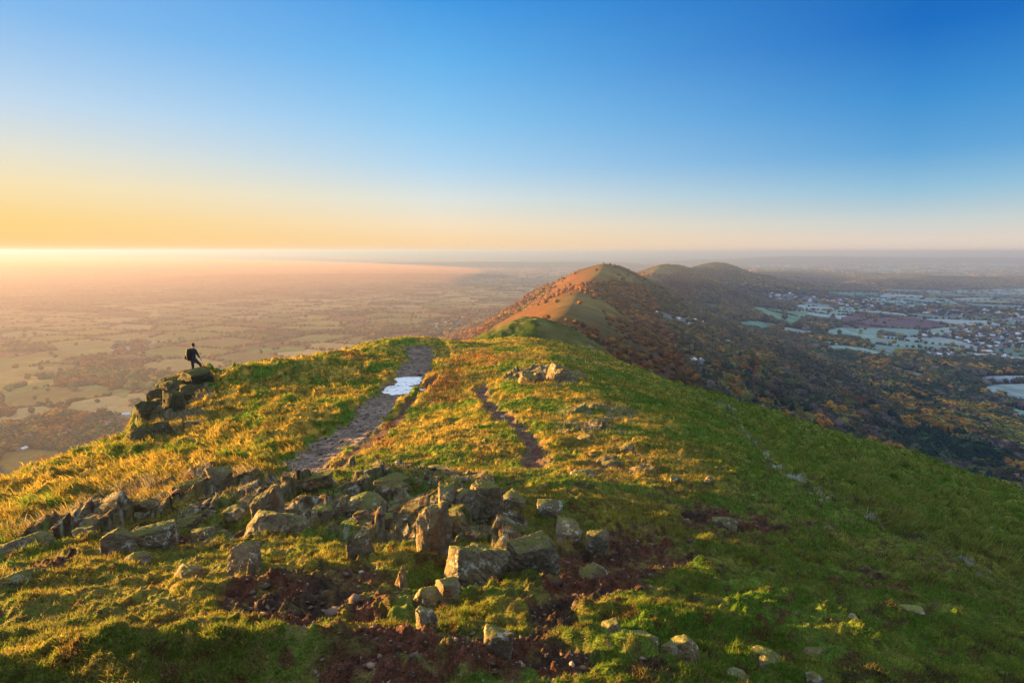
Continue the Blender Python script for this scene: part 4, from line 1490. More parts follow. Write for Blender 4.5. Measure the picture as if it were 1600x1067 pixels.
def build_person():
    x, y, z, _ = unproject([302], [577.5])
    x, y = -22.4 * 1.0, 40.0
    x, y, gz = px_at(302.0, 576.5, 40.0)
    dg = bpy.context.evaluated_depsgraph_get()
    hit = S.ray_cast(dg, Vector((x, y, gz + 6)), Vector((0, 0, -1)))
    if hit[0]:
        gz = hit[1].z - .01
    hit2 = S.ray_cast(dg, Vector((x + .44, y, gz + 6)), Vector((0, 0, -1)))
    print('hiker feet', gz, hit2[1].z - gz, 'v', project(np.array([x]), np.array([y]), np.array([gz])))
    root = empty('person', (x, y, gz), -math.atan2(x, y) * .6)
    tag(root, 'hiker in dark clothes with a backpack, standing on the crag with one foot raised', 'person')
    skin = flat_mat('skin', (.42, .24, .17), .6)
    jacket = flat_mat('jacket_cloth', (.022, .03, .045), .8, 8)
    trou = flat_mat('trouser_cloth', (.035, .045, .06), .85, 8)
    packm = flat_mat('pack_cloth', (.016, .022, .02), .75, 8)
    boot = flat_mat('boot_leather', (.035, .022, .015), .6)
    hair = flat_mat('hair', (.02, .012, .008), .7)
    hatm = flat_mat('hat_wool', (.03, .012, .012), .9)
    # body: one continuous skin, pelvis outward; x right, y away, z up; standing foot at x=0, raised foot right
    V = [(.07, 0, .90), (.055, .0, 1.08), (.05, -.0, 1.26), (.055, 0, 1.42), (.075, .012, 1.50), (.092, .02, 1.56), (.10, .028, 1.64), (.10, .03, 1.72),
         (-.02, 0, .86), (-.015, .005, .46), (0, -.02, .09), (.01, .09, .04),
         (.16, .02, .86), (.37, .15, .60), (.38, .11, .19), (.41, .19, .13),
         (-.10, -.01, 1.41), (-.17, .0, 1.14), (-.10, .16, .98), (-.07, .22, .93),
         (.20, .01, 1.41), (.29, .06, 1.15), (.33, .19, .98), (.36, .24, .90)]
    E = [(0, 1), (1, 2), (2, 3), (3, 4), (4, 5), (5, 6), (6, 7), (0, 8), (8, 9), (9, 10), (10, 11), (0, 12), (12, 13), (13, 14), (14, 15),
         (3, 16), (16, 17), (17, 18), (18, 19), (3, 20), (20, 21), (21, 22), (22, 23)]
    Rr = [(.15, .11), (.14, .10), (.155, .11), (.13, .09), .055, .055, (.085, .10), (.07, .085), .085, .058, .04, .035, .085, .058, .04, .035,
          .055, .043, .028, .022, .055, .043, .028, .022]
    body = skin_obj('body', V, E, Rr, skin, root)
    # hands: five fingers each, curled onto the hips / thigh
    for hx, hy, hz, sx in ((-.07, .22, .93, -1), (.36, .24, .90, 1)):
        hv, he, hr = [(hx, hy, hz), (hx + .01 * sx, hy + .05, hz - .035)], [(0, 1)], [(.03, .018), (.036, .016)]
        for q, ln in enumerate((.062, .072, .068, .055)):
            b = len(hv)
            ox = (q - 1.5) * .018
            hv += [(hx + ox, hy + .085, hz - .055), (hx + ox, hy + .085 + ln * .5, hz - .075), (hx + ox * .9, hy + .085 + ln * .6, hz - .075 - ln * .5)]
            he += [(1, b), (b, b + 1), (b + 1, b + 2)]
            hr += [.009, .0085, .0075]
        b = len(hv)
        hv += [(hx - .035 * sx, hy + .04, hz - .03), (hx - .05 * sx, hy + .075, hz - .055)]
        he += [(0, b), (b, b + 1)]
        hr += [.011, .009]
        skin_obj('hand', hv, he, hr, skin, root, 0, 1)
    # clothes a little outside the body
    skin_obj('jacket', [(.07, 0, .84), V[1], V[2], (.055, 0, 1.43), (.075, .01, 1.505), V[16], V[17], V[18], V[20], V[21], V[22]],
             [(0, 1), (1, 2), (2, 3), (3, 4), (3, 5), (5, 6), (6, 7), (3, 8), (8, 9), (9, 10)],
             [(.185, .14), (.17, .13), (.185, .135), (.15, .11), .075, .075, .064, .045, .075, .064, .045], jacket, root, 1)
    skin_obj('trousers', [(.07, 0, .90), V[8], V[9], (0, -.02, .11), V[12], V[13], (.38, .11, .21)],
             [(0, 1), (1, 2), (2, 3), (0, 4), (4, 5), (5, 6)], [(.16, .13), .105, .078, .062, .105, .08, .062], trou, root)
    for vx in (((0, -.05, .09), (0, .03, .05), (.012, .13, .045), (.015, .19, .035)), ((.38, .09, .19), (.39, .15, .14), (.425, .23, .135), (.44, .29, .125))):
        skin_obj('boot', list(vx), [(0, 1), (1, 2), (2, 3)], [(.055, .06), (.05, .055), (.05, .045), (.042, .035)], boot, root, 0, 2)
    # backpack: main sack, lid, side pocket and straps
    pk = skin_obj('backpack', [(-.10, -.17, .86), (-.12, -.18, 1.05), (-.13, -.18, 1.28), (-.10, -.16, 1.44), (-.06, -.14, 1.50)], [(0, 1), (1, 2), (2, 3), (3, 4)],
                  [(.13, .12), (.17, .15), (.19, .16), (.16, .14), (.10, .10)], packm, root)
    skin_obj('side_pocket', [(-.28, -.18, .95), (-.30, -.18, 1.08), (-.29, -.18, 1.18)], [(0, 1), (1, 2)], [(.04, .06), (.055, .07), (.04, .05)], packm, pk)
    for sx in (-.07, .17):
        skin_obj('strap', [(sx - .03, -.12, 1.45), (sx, -.02, 1.52), (sx + .01, .12, 1.42), (sx, .14, 1.22), (sx - .05, .02, 1.06)], [(0, 1), (1, 2), (2, 3), (3, 4)],
                 [(.025, .012)] * 5, packm, pk)
    # head details
    skin_obj('hair', [(.10, .0, 1.60), (.10, .005, 1.68), (.10, .02, 1.755)], [(0, 1), (1, 2)], [(.082, .075), (.093, .09), (.075, .075)], hair, root)
    hat = skin_obj('hat', [(.10, .025, 1.70), (.10, .025, 1.76), (.10, .02, 1.80)], [(0, 1), (1, 2)], [(.10, .115), (.09, .10), (.04, .04)], hatm, root)
    eye = flat_mat('eye', (.7, .7, .68), .3)
    for sx in (-.03, .03):
        skin_obj('eye', [(.10 + sx, .115, 1.655), (.10 + sx, .122, 1.655)], [(0, 1)], [.013, .009], eye, root, 0, 1)
        skin_obj('ear', [(.10 + sx * 3.0, .02, 1.66), (.10 + sx * 3.0, .02, 1.62)], [(0, 1)], [(.012, .022), (.01, .014)], skin, root, 0, 1)
    skin_obj('nose', [(.10, .118, 1.65), (.10, .142, 1.615)], [(0, 1)], [.010, .015], skin, root, 0, 1)
    skin_obj('mouth', [(.078, .118, 1.58), (.10, .123, 1.578), (.122, .118, 1.58)], [(0, 1), (1, 2)], [.006, .008, .006], flat_mat('lips', (.35, .13, .1), .5), root, 0, 1)
    return root


hiker = build_person()
# the head and shoulders look to the right and away
hiker.rotation_euler.z += rad(-8)
hiker.scale = (1.22, 1.22, 1.36)


# ------------------------------------------------------------------ trees
def crown_shards(rg, n, sx=1.0, core=2, lump=.22):
    """ragged crown of unit height 1 and width about 1, base at z=0: dark heart plus many leaf sprays"""
    v, f = ico(core)
    q = np.array([n3(v, 1.6, int(rg.integers(60))), n3(v, 3.5, int(rg.integers(60)))])
    rr = .36 * (1 + lump * q[0] + .14 * q[1])
    v = v * rr[:, None]
    V, F = [v], [f]
    if n:
        d = rg.normal(size=(n, 3))
        d /= np.linalg.norm(d, axis=1)[:, None]
        d[:, 2] = np.where(d[:, 2] < -.5, -d[:, 2], d[:, 2])
        lobe = .40 * (1 + lump * 1.4 * n3(d, 1.6, int(rg.integers(60)))) * rg.uniform(.82, 1.15, n)
        c = d * lobe[:, None]
        s = rg.uniform(.05, .11, n) * (1.6 if n < 120 else 1.0)
        t1 = rg.normal(size=(n, 3))
        t1 -= (t1 * d).sum(1)[:, None] * d * .6
        t1 /= np.linalg.norm(t1, axis=1)[:, None]
        t2 = np.cross(d, t1)
        P3 = np.stack([c - t1 * s[:, None], c + t1 * s[:, None] * .9 + t2 * s[:, None] * .3, c + t2 * s[:, None] * 1.3 + d * s[:, None] * .4], 1).reshape(-1, 3)
        base = len(v)
        V.append(P3)
        F.append(base + np.arange(n * 3).reshape(-1, 3))
    V = np.vstack(V) * np.array([1.05 * sx, 1.05 * sx, 1])
    V[:, 2] -= V[:, 2].min()
    V[:, 2] /= V[:, 2].max()
    return V, np.vstack(F)


def conifer_crown(rg):
    V, F = [], []
    b = 0
    for k in range(9):
        z0 = k / 9.0
        rr = .30 * (1 - z0) + .03
        n = 22
        for j in range(n):
            a = 6.283 * (j + rg.random()) / n
            d = np.array([math.cos(a), math.sin(a), 0])
            p = np.array([0, 0, z0 + .13])
            t = d * rr * rg.uniform(.75, 1.2) + np.array([0, 0, z0 - .02 + rg.normal() * .01])
            w = np.array([-d[1], d[0], 0]) * rr * .35
            V += [p, t - w, t + w * .8]
            F.append((b, b + 1, b + 2))
            b += 3
    V = np.array(V)
    V[:, 2] = np.clip(V[:, 2], 0, None)
    V[:, 2] /= V[:, 2].max()
    return V, np.array(F)


TREE_C = {'golden': (.34, .19, .03), 'rust-orange': (.26, .105, .025), 'brown': (.11, .08, .04), 'olive-green': (.085, .095, .03), 'dark green': (.035, .06, .025),
          'yellow-green': (.20, .19, .04), 'bare grey-brown': (.15, .12, .10)}
TN = list(TREE_C)
TC = np.array([TREE_C[k] for k in TN])


def pick_kind(x, y, rg, rgt):
    """kinds come in drifts"""
    n = fbm(x / 70, y / 70, 3, 300) + rg.normal(size=len(x)) * .2
    n2 = fbm(x / 150, y / 150, 2, 310) + rg.normal(size=len(x)) * .25
    k = np.full(len(x), 2)
    k = np.where(n > .12, 1, k)
    k = np.where(n > .34, 0, k)
    k = np.where(n < -.06, 3, k)
    k = np.where(n < -.26, 6, k)
    k = np.where((n2 > .22) & (rgt > .5), 4, k)
    k = np.where((n2 < -.42) & (n > 0), 5, k)
    k = np.where((k == 1) & (rg.random(len(x)) < .35), 2, k)
    k = np.where((rgt > .5) & (k == 1) & (n < .24), 3, k)
    k = np.where((rgt > .5) & (k == 2) & (rg.random(len(x)) < .55), 3, k)
    k = np.where((rgt > .5) & (rg.random(len(x)) < .12), 4, k)
    # left plain woods are mostly orange-brown: autumn colour with warm light put in
    k = np.where((rgt < .5) & (k == 6), 1, k)
    k = np.where((rgt < .5) & (k == 3) & (n2 > -.1), 2, k)
    return k


def in_towns(u, v):
    t = np.zeros(u.shape, bool)
    for poly, n in TOWNS:
        t |= inpoly(u, v, poly)
    return t


def build_trees():
    rg = np.random.default_rng(77)
    H = []
    for r0, r1, n, sz, hw in ((150, 700, 9500, (9, 17), 0), (700, 1500, 21000, (12, 22), 1), (1500, 3200, 80000, (11, 19), 1), (3200, 7000, 190000, (13, 22), 1), (7000, 15000, 120000, (20, 36), 1)):
        a = rg.uniform(-.83, .83, n)
        r = np.sqrt(rg.uniform(r0 * r0, r1 * r1, n))
        x, y = r * np.sin(a), r * np.cos(a)
        z, hi = height0(x, y)
        ok = seen(x, y, z + 16)
        x, y, z, hi, r = x[ok], y[ok], z[ok], hi[ok], r[ok]
        c, wood, hedge, town = landuse(x, y, z, hi)
        keep = (rg.random(len(x)) < wood) | hedge
        if r0 >= 3200:
            keep &= (rg.random(len(x)) < .8)
        keep |= (rg.random(len(x)) < .007 * (r < 3200)) & (hi < .8)
        keep |= town & (rg.random(len(x)) < .14)
        keep |= (rg.random(len(x)) < .022) & (hi > .6) & (r > 240)
        h = rg.uniform(*sz, len(x)) * np.where(hedge & (wood < .5), .62, 1) * (1 - .65 * ss(.45, .8, hi))
        H.append(np.stack([x, y, z, h, hi, hedge * 1.0], 1)[keep])
    T = np.vstack(H)
    x, y, z, h = T[:, 0], T[:, 1], T[:, 2], T[:, 3]
    u, v = project(x, y, z)
    xr = np.interp(y, [0, 1500, 3500, 6000, 60000], [0, 243, 1240, 2500, 9000])
    rgt = ss(-100, 300, x - xr)
    kind = pick_kind(x, y, rg, rgt)
    r = np.hypot(x, y)
    print('trees', len(x), [int(((r > a) & (r < b)).sum()) for a, b in ((0, 700), (700, 1500), (1500, 3200), (3200, 7000), (7000, 2e4))])
    # ---- individuals: the 290 that show largest
    ut, vt = project(x, y, z + h)
    inframe = (u > 5) & (u < 1595) & (vt > 0) & (v < 1067) & seen(x, y, z + h * .75, 0.0)
    # not hidden behind nearer trees on the same slope: take one per small cell of azimuth, nearest first
    size = h / r * inframe
    order = np.argsort(-size)
    chosen = []
    grid = {}
    for i in order[:6000]:
        if len(chosen) >= 284 or size[i] <= 0:
            break
        key = (int(ut[i] // 13), int(vt[i] // 9))
        if any((key[0] + a, key[1] + b) in grid for a in (0,) for b in (0,)):
            continue
        grid[key] = 1
        chosen.append(i)
    ch = np.zeros(len(x), bool)
    ch[chosen] = True
    # drop stuff trees standing inside a chosen one
    protos = []
    for q in range(6):
        V, F = crown_shards(rg, 420, 1.0, 2, .3)
        V[:, 2] = V[:, 2] * .86 + .14
        me = bpy.data.meshes.new('crown')
        me.from_pydata(V.tolist(), [], F.tolist())
        me.materials.append(leaf_mat)
        protos.append(me)
    V, F = conifer_crown(rg)
    V[:, 2] = V[:, 2] * .93 + .07
    con = bpy.data.meshes.new('crown')
    con.from_pydata(V.tolist(), [], F.tolist())
    con.materials.append(leaf_mat)

    def trunk_mesh(mat, top=.8, rb=.028, limbs=True):
        bm = bmesh.new()

        def cone(p0, p1, r0, r1, n=6):
            p0, p1 = Vector(p0), Vector(p1)
            q = (p1 - p0).to_track_quat('Z', 'Y')
            A = [bm.verts.new(p0 + q @ Vector((math.cos(6.283 * k / n) * r0, math.sin(6.283 * k / n) * r0, 0))) for k in range(n)]
            B = [bm.verts.new(p1 + q @ Vector((math.cos(6.283 * k / n) * r1, math.sin(6.283 * k / n) * r1, 0))) for k in range(n)]
            for k in range(n):
                bm.faces.new((A[k], A[(k + 1) % n], B[(k + 1) % n], B[k]))
        cone((0, 0, -.05), (.01, 0, .35), rb, rb * .75)
        cone((.01, 0, .35), (.0, .01, top), rb * .75, rb * .3)
        if limbs:
            for k in range(6):
                a = k * 2.4
                z0 = .25 + .07 * k
                cone((0, 0, z0), (math.cos(a) * .26, math.sin(a) * .26, z0 + .24), rb * .42, rb * .14, 5)
        me = bpy.data.meshes.new('trunk')
        bm.to_mesh(me)
        bm.free()
        me.materials.append(mat)
        return me
    tm, bmx, cm = trunk_mesh(bark), trunk_mesh(birch, .95, .022), trunk_mesh(bark, .9, .018, False)
    kindname = {0: 'golden_tree', 1: 'rust_tree', 2: 'brown_tree', 3: 'olive_tree', 4: 'evergreen_tree', 5: 'lime_tree', 6: 'bare_tree'}

    def place(xx, yy, zz, hh, kk, label, group, rz, shape='b', wf=1.0, col=None, trunk=None, name='broadleaf_tree'):
        root = empty(name, (xx, yy, zz), rz)
        tag(root, label, 'tree', group)
        for nm, me in (('trunk', trunk or (cm if shape == 'c' else tm)), ('crown', con if shape == 'c' else protos[int(rg.integers(6))])):
            o = bpy.data.objects.new(nm, me)
            COL.objects.link(o)
            o.parent = root
            o.scale = (hh * wf, hh * wf, hh)
            if nm == 'crown':
                o.color = (*(col if col is not None else TC[kk]), 1)
        return root

    ZONES = [(0, 120, 'lower left corner of the plain'), (120, 330, 'wood left of the crag'), (330, 700, 'plain behind the hiker'), (700, 820, 'sunlit foot of the ridge'),
             (820, 900, 'sunlit flank of the ridge'), (900, 960, 'right end of the knoll'), (960, 1010, 'slope just right of the knoll'), (1010, 1050, 'wood edge left of the birch'),
             (1050, 1090, 'wood edge beside the birch'), (1090, 1130, 'wood edge right of the birch'), (1130, 1170, 'wood edge left of the golden tree'),
             (1170, 1205, 'wood edge by the golden tree'), (1205, 1245, 'wood edge by the two conifers'), (1245, 1290, 'wood edge by the large orange tree'),
             (1290, 1340, 'wood right of the large orange tree'), (1340, 1385, 'wood by the rounded orange tree'), (1385, 1430, 'wood right of the rounded orange tree'),
             (1430, 1480, 'wood under the small frosted field'), (1480, 1540, 'wood below the frosted fields'), (1540, 1601, 'wood at the right edge')]
    gz_ = {0: 'trees of the left plain', 1: 'trees of the left plain', 2: 'trees of the left plain', 3: 'trees on the sunlit ridge flank', 4: 'trees on the sunlit ridge flank'}

    def where_words(uu, vv):
        for q, (a, b, w) in enumerate(ZONES):
            if a <= uu < b:
                edge = np.interp(uu, [900, 1000, 1240, 1400, 1600], [548, 583, 656, 702, 770])
                row = '' if q < 5 else 'front row of the ' if vv > edge - 14 else 'middle of the ' if vv > edge - 40 else 'back of the '
                return row + w, gz_.get(q, 'trees below the green flank')
        return 'woods', 'trees below the green flank'
    rgc = np.random.default_rng(3)
    for i in chosen:
        kk = int(kind[i])
        w, g = where_words(u[i], v[i])
        sz = 'tall ' if h[i] > (11.5 if r[i] < 700 else 13) else 'small ' if h[i] < (8.5 if r[i] < 700 else 10) else ''
        j = 1 + .18 * rgc.normal()
        shape = 'c' if kk == 4 and rgc.random() < .3 else 'b'
        wf_ = rgc.uniform(.8, 1.3)
        j = min(max(j, .65), 1.4)
        words = ('pale ' if j > 1.14 else 'dull ' if j < .88 else sz) + ('narrow ' if wf_ < .93 else 'spreading ' if wf_ > 1.16 else 'rounded ') + (TN[kk] if shape == 'b' else 'pointed evergreen')
        place(x[i], y[i], z[i] - .3, h[i] * (1.15 if shape == 'c' else 1), kk, f'{words} tree, {w}', g, rgc.uniform(0, 6.28), shape, wf_, np.clip(TC[kk] * j, .01, .8))
    # ---- a few that can be told apart
    for uu, vv, hpx, d, kk, shape, label, nm, cc, wf in (
            (1065, 606, 34, 330, 0, 'b', 'slim pale-trunked birch standing above the upper edge of the green right flank', 'birch_tree', (.20, .13, .05), .55),
            (1210, 652, 30, 300, 4, 'c', 'left one of the two dark pointed conifers at the edge of the green flank', 'conifer_tree', (.02, .04, .02), 1),
            (1236, 660, 32, 290, 4, 'c', 'right and broader of the two dark pointed conifers at the edge of the green flank', 'conifer_tree', (.02, .04, .02), 1.3),
            (1193, 646, 26, 310, 0, 'b', 'bright yellow tree just left of the two dark conifers', 'golden_tree', (.45, .25, .02), .9),
            (1175, 586, 14, 520, 1, 'b', 'deep red tree beside the small lawn in the valley wood', 'red_tree', (.30, .03, .02), .9),
            (1280, 672, 28, 270, 0, 'b', 'large bright orange tree at the edge of the green flank, right of the conifers', 'orange_tree', (.42, .21, .03), 1.3),
            (1362, 703, 24, 260, 0, 'b', 'rounded orange tree poking over the middle of the right skyline', 'orange_tree', (.36, .15, .03), 1.3),
            (1590, 775, 20, 230, 1, 'b', 'orange treetop at the right edge where the grass meets the wood', 'orange_tree', (.36, .14, .03), 1.3),
            (1195, 504, 12, 1150, 2, 'b', 'round lone tree in the bright green frosted field', 'lone_tree', (.08, .06, .035), 1.0),
            (1226, 500, 9, 1200, 2, 'b', 'smaller lone tree right of the round one in the frosted field', 'lone_tree', (.07, .06, .035), 1.0),
            (1246, 514, 10, 1100, 2, 'b', 'broad dark tree in the lower corner of the frosted green field', 'lone_tree', (.06, .06, .03), 1.6)):
        X, Y, Z, _ = unproject([uu], [vv], 135 if d < 800 else 300)
        dist = Y[0] * CT - Z[0] * ST
        place(X[0], Y[0], Z[0] - .3, hpx / FPX * dist, kk, label, None, .3, shape, wf, cc, bmx if nm == 'birch_tree' else None, nm)
    # ---- the rest: one woodland
    st = ~ch
    V_, F_, C_ = [], [], []
    off = 0
    tcol = TC[kind] * np.where(rgt > .5, 1.55, 1.15)[:, None]
    onr = ((T[:, 4] > .12) & (r > 450))[:, None]
    tcol = np.where(onr & (rgt > .5)[:, None], tcol * .35 + np.array([.13, .115, .06]) * .6, tcol)
    tcol = np.where(onr & (rgt <= .5)[:, None], tcol * .45 + np.array([.21, .09, .03]) * .55, tcol)
    jit = .9 + .22 * rg.normal(size=len(x))
    for (a, b, core, ns, nvar) in ((0, 700, 2, 150, 7), (700, 1500, 2, 36, 7), (1500, 3200, 1, 10, 8), (3200, 20000, 1, 0, 8)):
        sel = st & (r >= a) & (r < b)
        ids = np.nonzero(sel)[0]
        which = rg.integers(0, nvar, len(ids))
        for q in range(nvar):
            V, F = crown_shards(rg, ns, 1.0, core, .3)
            s = ids[which == q]
            if not len(s):
                continue
            th = rg.uniform(0, 6.283, len(s))
            wf = rg.uniform(1.0, 1.6, len(s)) * np.where(r[s] > 3200, 1.4, 1.0)
            c_, s_ = np.cos(th), np.sin(th)
            px = (V[None, :, 0] * c_[:, None] - V[None, :, 1] * s_[:, None]) * (h[s] * wf)[:, None] + x[s, None]
            py = (V[None, :, 0] * s_[:, None] + V[None, :, 1] * c_[:, None]) * (h[s] * wf)[:, None] + y[s, None]
            pz = V[None, :, 2] * (h[s] * np.where(r[s] > 3200, .62, .95))[:, None] + z[s, None] - .04 * h[s, None]
            V_.append(np.stack([px, py, pz], -1).reshape(-1, 3))
            F_.append((F[None] + (np.arange(len(s)) * len(V))[:, None, None]).reshape(-1, 3) + off)
            off += len(s) * len(V)
            C_.append(np.repeat(np.clip(tcol[s] * jit[s, None], .01, .8), len(V), 0))
    o = mesh_np('woodland', np.vstack(V_), np.vstack(F_), wood_mat, np.vstack(C_), False)
    tag(o, kind='stuff')
    print('woodland tris', sum(len(f) for f in F_))


build_trees()


# ------------------------------------------------------------------ houses
def build_houses():
    rg = np.random.default_rng(31)
    wallm = bpy.data.materials.new('render_wall')
    wallm.use_nodes = True
    nt = wallm.node_tree
    oi = nt.nodes.new('ShaderNodeObjectInfo')
    b = nt.nodes['Principled BSDF']
    b.inputs['Roughness'].default_value = .9
    nt.links.new(oi.outputs['Color'], b.inputs['Base Color'])
    slate = flat_mat('frosted_slate', (.62, .66, .74), .7, .6)
    tile = flat_mat('clay_tiles', (.24, .11, .07), .85, .6)
    dark = flat_mat('window_glass', (.03, .035, .045), .2)

    def house_mesh(w, d, hh, rh, roofm, wing):
        bm = bmesh.new()

        def gable(x0, x1, y0, y1, h0, h1, e=.35):
            def q(*p, m=0):
                f = bm.faces.new([bm.verts.new(c) for c in p])
                f.material_index = m
            ym = (y0 + y1) / 2
            for (a, c) in (((x0, y0), (x1, y0)), ((x1, y1), (x0, y1))):
                q((*a, -1.5), (*c, -1.5), (*c, h0), (*a, h0))
            for X in (x0, x1):
                q((X, y0, -1.5), (X, y1, -1.5), (X, y1, h0), (X, ym, h1 - .02), (X, y0, h0))
            q((x0 - e, y0 - e, h0 - .15), (x1 + e, y0 - e, h0 - .15), (x1 + e, ym, h1), (x0 - e, ym, h1), m=1)
            q((x0 - e, y1 + e, h0 - .15), (x0 - e, ym, h1), (x1 + e, ym, h1), (x1 + e, y1 + e, h0 - .15), m=1)
            # windows standing a hand's breadth proud
            nwin = max(2, int((x1 - x0) / 3))
            for s, yy in ((-1, y0 - .06), (1, y1 + .06)):
                for k in range(nwin):
                    xc = x0 + (k + .5) * (x1 - x0) / nwin
                    for zc in ((1.4, 4.0) if h0 > 4.5 else (1.4,)):
                        q((xc - .5, yy, zc - .6), (xc + .5, yy, zc - .6), (xc + .5, yy, zc + .6), (xc - .5, yy, zc + .6), m=2)
        gable(-w / 2, w / 2, -d / 2, d / 2, hh, hh + rh)
        if wing:
            gable(-w / 2 + .5, -w / 2 + 5, d / 2 - .5, d / 2 + 3.5, hh * .7, hh * .7 + rh * .6)
        # chimney
        for cx in (w * .35,):
            r_ = bmesh.ops.create_cube(bm, size=1)
            for v in r_['verts']:
                v.co = Vector((v.co.x * .9 + cx, v.co.y * .9, v.co.z * 2 + hh + rh))
        me = bpy.data.meshes.new('house')
        bm.to_mesh(me)
        bm.free()
        for m in (wallm, roofm, dark):
            me.materials.append(m)
        return me
    variants = [house_mesh(w, d, hh, rh, rm, wing) for w, d, hh, rh, wing in ((11, 7.5, 5.2, 3, 1), (14, 8, 5.4, 3.2, 0), (9, 7, 5, 2.8, 1), (20, 9, 5.6, 3, 0), (12, 8, 3, 2.6, 0)) for rm in (slate, tile)]
    big = house_mesh(44, 18, 6, 3, slate, 0)
    T_ = [('in the village below the crag', 'houses of the left village'), ('by itself in the trees at the lower left', 'farmhouses at the lower left'), (None, None),
          ('in the farmyard beyond the hiker', 'farm buildings of the left plain'), ('in the village just left of the knoll', 'houses beside the knoll'), (None, None),
          ('in the clearing of the valley wood', 'houses in the valley clearing'), ('in the trees just above the green flank', 'houses above the green flank'),
          ('in the woods on the shaded side of the ridge', 'houses on the shaded ridge side'), (None, None),
          ('among the far frosted fields', 'houses of the far frosted hamlet'), ('in the village above the brown field', 'houses of the far right village'),
          ('in the large right village', 'houses of the large right village'), ('in the group below the large village', 'houses below the large right village'),
          ('beside the blue-white fields', 'terrace at the right edge'), (None, None), (None, None), ('at the right end of the brown ploughed field', 'houses by the brown field')]
    single = {9: 'lone white house high on the shaded side of the ridge', 2: 'single tall white house in the trees at the lower left', 5: 'single white house on the sunlit flank left of the ridge', 15: 'pale house with a lawn inside the valley wood', 16: 'small white house deep in the lower right wood'}
    whites = {0: .30, 4: .7}
    for t, (poly, n) in enumerate(TOWNS):
        us = np.array([p[0] for p in poly])
        vs = np.array([p[1] for p in poly])
        uu = rg.uniform(us.min(), us.max(), n * 30)
        vv = rg.uniform(vs.min(), vs.max(), n * 30)
        m = inpoly(uu, vv, poly)
        uu, vv = uu[m], vv[m]
        X, Y, Z, _ = unproject(uu, vv, 200)
        done = []
        ang = rg.uniform(0, 3.14)
        for i in range(len(X)):
            if len(done) >= n:
                break
            if any(math.hypot(X[i] - a, Y[i] - c) < (17 if n > 4 else 25) for a, c in done):
                continue
            done.append((X[i], Y[i]))
            right = us.mean() > 900
            roofk = 0 if rg.random() < (.85 if right else .55) else 1
            me = variants[int(rg.integers(5)) * 2 + roofk]
            wc = (.66, .64, .58) if rg.random() < whites.get(t, .45) or n == 1 else (.34, .22, .16)
            wn_ = 'white-walled' if wc[0] > .5 else 'brick'
            rn_ = 'frosted roof' if roofk == 0 else 'clay-tiled roof'
            o = bpy.data.objects.new('house', me)
            COL.objects.link(o)
            o.location = (X[i], Y[i], Z[i] + .3)
            o.rotation_euler = (0, 0, ang + rg.normal() * .35 + (1.57 if rg.random() < .3 else 0))
            o.color = (*wc, 1)
            if t in single:
                tag(o, single[t], 'house')
            else:
                pw = ''
                if n > 12:
                    cu_, cv_ = (uu[i] - us.min()) / (us.max() - us.min()), (vv[i] - vs.min()) / (vs.max() - vs.min())
                    pw = ('far ' if cv_ < .33 else 'near ' if cv_ > .66 else 'mid ') + ('left, ' if cu_ < .2 else 'centre left, ' if cu_ < .4 else 'centre, ' if cu_ < .6 else 'centre right, ' if cu_ < .8 else 'right, ')
                tag(o, f'{pw}{wn_} house with {rn_} {T_[t][0]}', 'house', T_[t][1])
            if right and t not in (6, 7, 8, 9):
                o.scale = (1.25, 1.25, 1.1)
            if n == 1 and t != 9:
                o.scale = (1.2, 1.2, 1.4)
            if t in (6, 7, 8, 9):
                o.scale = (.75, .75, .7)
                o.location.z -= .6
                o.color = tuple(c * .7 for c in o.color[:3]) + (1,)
    for k, (uu, vv, rz, lab) in enumerate(((1535, 551, .35, 'long frosted shed roof, upper one beside the blue-white fields'), (1556, 557, .35, 'long frosted shed roof, middle one beside the blue-white fields'), (1578, 563, .35, 'long frosted shed roof, lowest one beside the blue-white fields'))):
        X, Y, Z, _ = unproject([uu], [vv], 200)
        o = bpy.data.objects.new('shed', big)
        COL.objects.link(o)
        o.location = (X[0], Y[0], Z[0] + .3)
        o.rotation_euler = (0, 0, -rz)
        o.color = (.5, .5, .52, 1)
        tag(o, lab, 'shed', 'long sheds by the blue-white fields')


build_houses()

# ------------------------------------------------------------------ haze
def build_haze():
    R = 47000
    bm = bmesh.new()
    bmesh.ops.create_cube(bm, size=1)
    for v in bm.verts:
        v.co = (v.co.x * 2 * R, v.co.y * 2 * R, -420 + (v.co.z + .5) * (420 + HAZE_TOP))
    me = bpy.data.meshes.new('haze')
    bm.to_mesh(me)
    o = bpy.data.objects.new('haze', me)
    COL.objects.link(o)
    m = bpy.data.materials.new('haze')
    m.use_nodes = True
    nt = m.node_tree
    nt.nodes.remove(nt.nodes['Principled BSDF'])
    pv = nt.nodes.new('ShaderNodeVolumePrincipled')
    pv.inputs['Color'].default_value = (.23, .34, .62, 1)
    pv.inputs['Density'].default_value = HAZE_D
    pv.inputs['Anisotropy'].default_value = .25
    nt.links.new(pv.outputs[0], nt.nodes['Material Output'].inputs['Volume'])
    me.materials.append(m)
    tag(o, kind='stuff')


HAZE_TOP, HAZE_D = 22.0, 1.3e-4
build_haze()


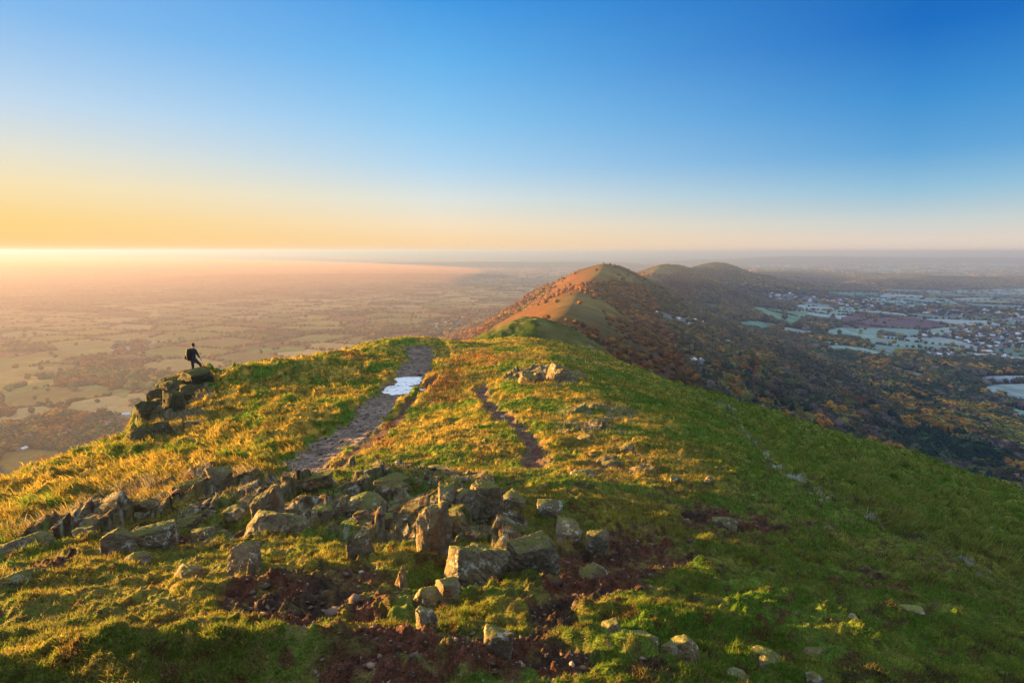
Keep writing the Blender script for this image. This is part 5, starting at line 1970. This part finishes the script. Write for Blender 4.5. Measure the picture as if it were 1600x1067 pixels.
def build_mist():
    m = bpy.data.materials.new('mist')
    m.use_nodes = True
    nt = m.node_tree
    nt.nodes.remove(nt.nodes['Principled BSDF'])
    pv = nt.nodes.new('ShaderNodeVolumePrincipled')
    pv.inputs['Color'].default_value = (.55, .45, .42, 1)
    pv.inputs['Density'].default_value = 9e-4
    pv.inputs['Anisotropy'].default_value = .3
    nt.links.new(pv.outputs[0], nt.nodes['Material Output'].inputs['Volume'])
    rg = np.random.default_rng(8)
    ml = m.copy()
    ml.name = 'low_mist'
    p2 = [n for n in ml.node_tree.nodes if n.type == 'PRINCIPLED_VOLUME'][0]
    p2.inputs['Color'].default_value = (.86, .45, .17, 1)  # mist coloured orange, the low sun's warm light put into it
    p2.inputs['Density'].default_value = 3.8e-4
    p2.inputs['Anisotropy'].default_value = .2
    mf = ml.copy()
    mf.name = 'far_mist'
    p3 = [n for n in mf.node_tree.nodes if n.type == 'PRINCIPLED_VOLUME'][0]
    p3.inputs['Density'].default_value = 7e-4
    p3.inputs['Color'].default_value = (.62, .38, .17, 1)  # far mist carries the same painted warm light
    first = 2
    for x, y, sx, sy in ((-6600, 6600, 10500, 11500), (-17000, 21000, 19000, 15000), (-6500, 8300, 2600, 450), (-9500, 11800, 4200, 500), (-3800, 10800, 2400, 350), (-1500, 15500, 4500, 600)):
        bm = bmesh.new()
        bmesh.ops.create_icosphere(bm, subdivisions=5, radius=1)
        for v in bm.verts:
            v.co.normalize()
            n = 1 + .25 * float(vn(np.array([v.co.x * 2.5 + x]), np.array([v.co.y * 2.5]), 3)[0])
            v.co = Vector((v.co.x * n * sx, v.co.y * n * sy, v.co.z * (1.02 - v.co.x ** 2 - v.co.y ** 2) ** (2.2 if first == 2 else 1) * (255 if first == 2 else 315 if first else 24)))
        me = bpy.data.meshes.new('mist_bank')
        bm.to_mesh(me)
        bm.free()
        me.materials.append(ml if first == 2 else mf if first else m)
        o = bpy.data.objects.new('low_mist' if first else 'mist_bank', me)
        first = max(first - 1, 0)
        COL.objects.link(o)
        o.location = (x, y, -326 - (x * x + y * y) / 1.49e7 * (.6 if sx > 15000 else 1))
        o.rotation_euler = (0, 0, rg.uniform(-.15, .15))
        tag(o, kind='stuff')


build_mist()
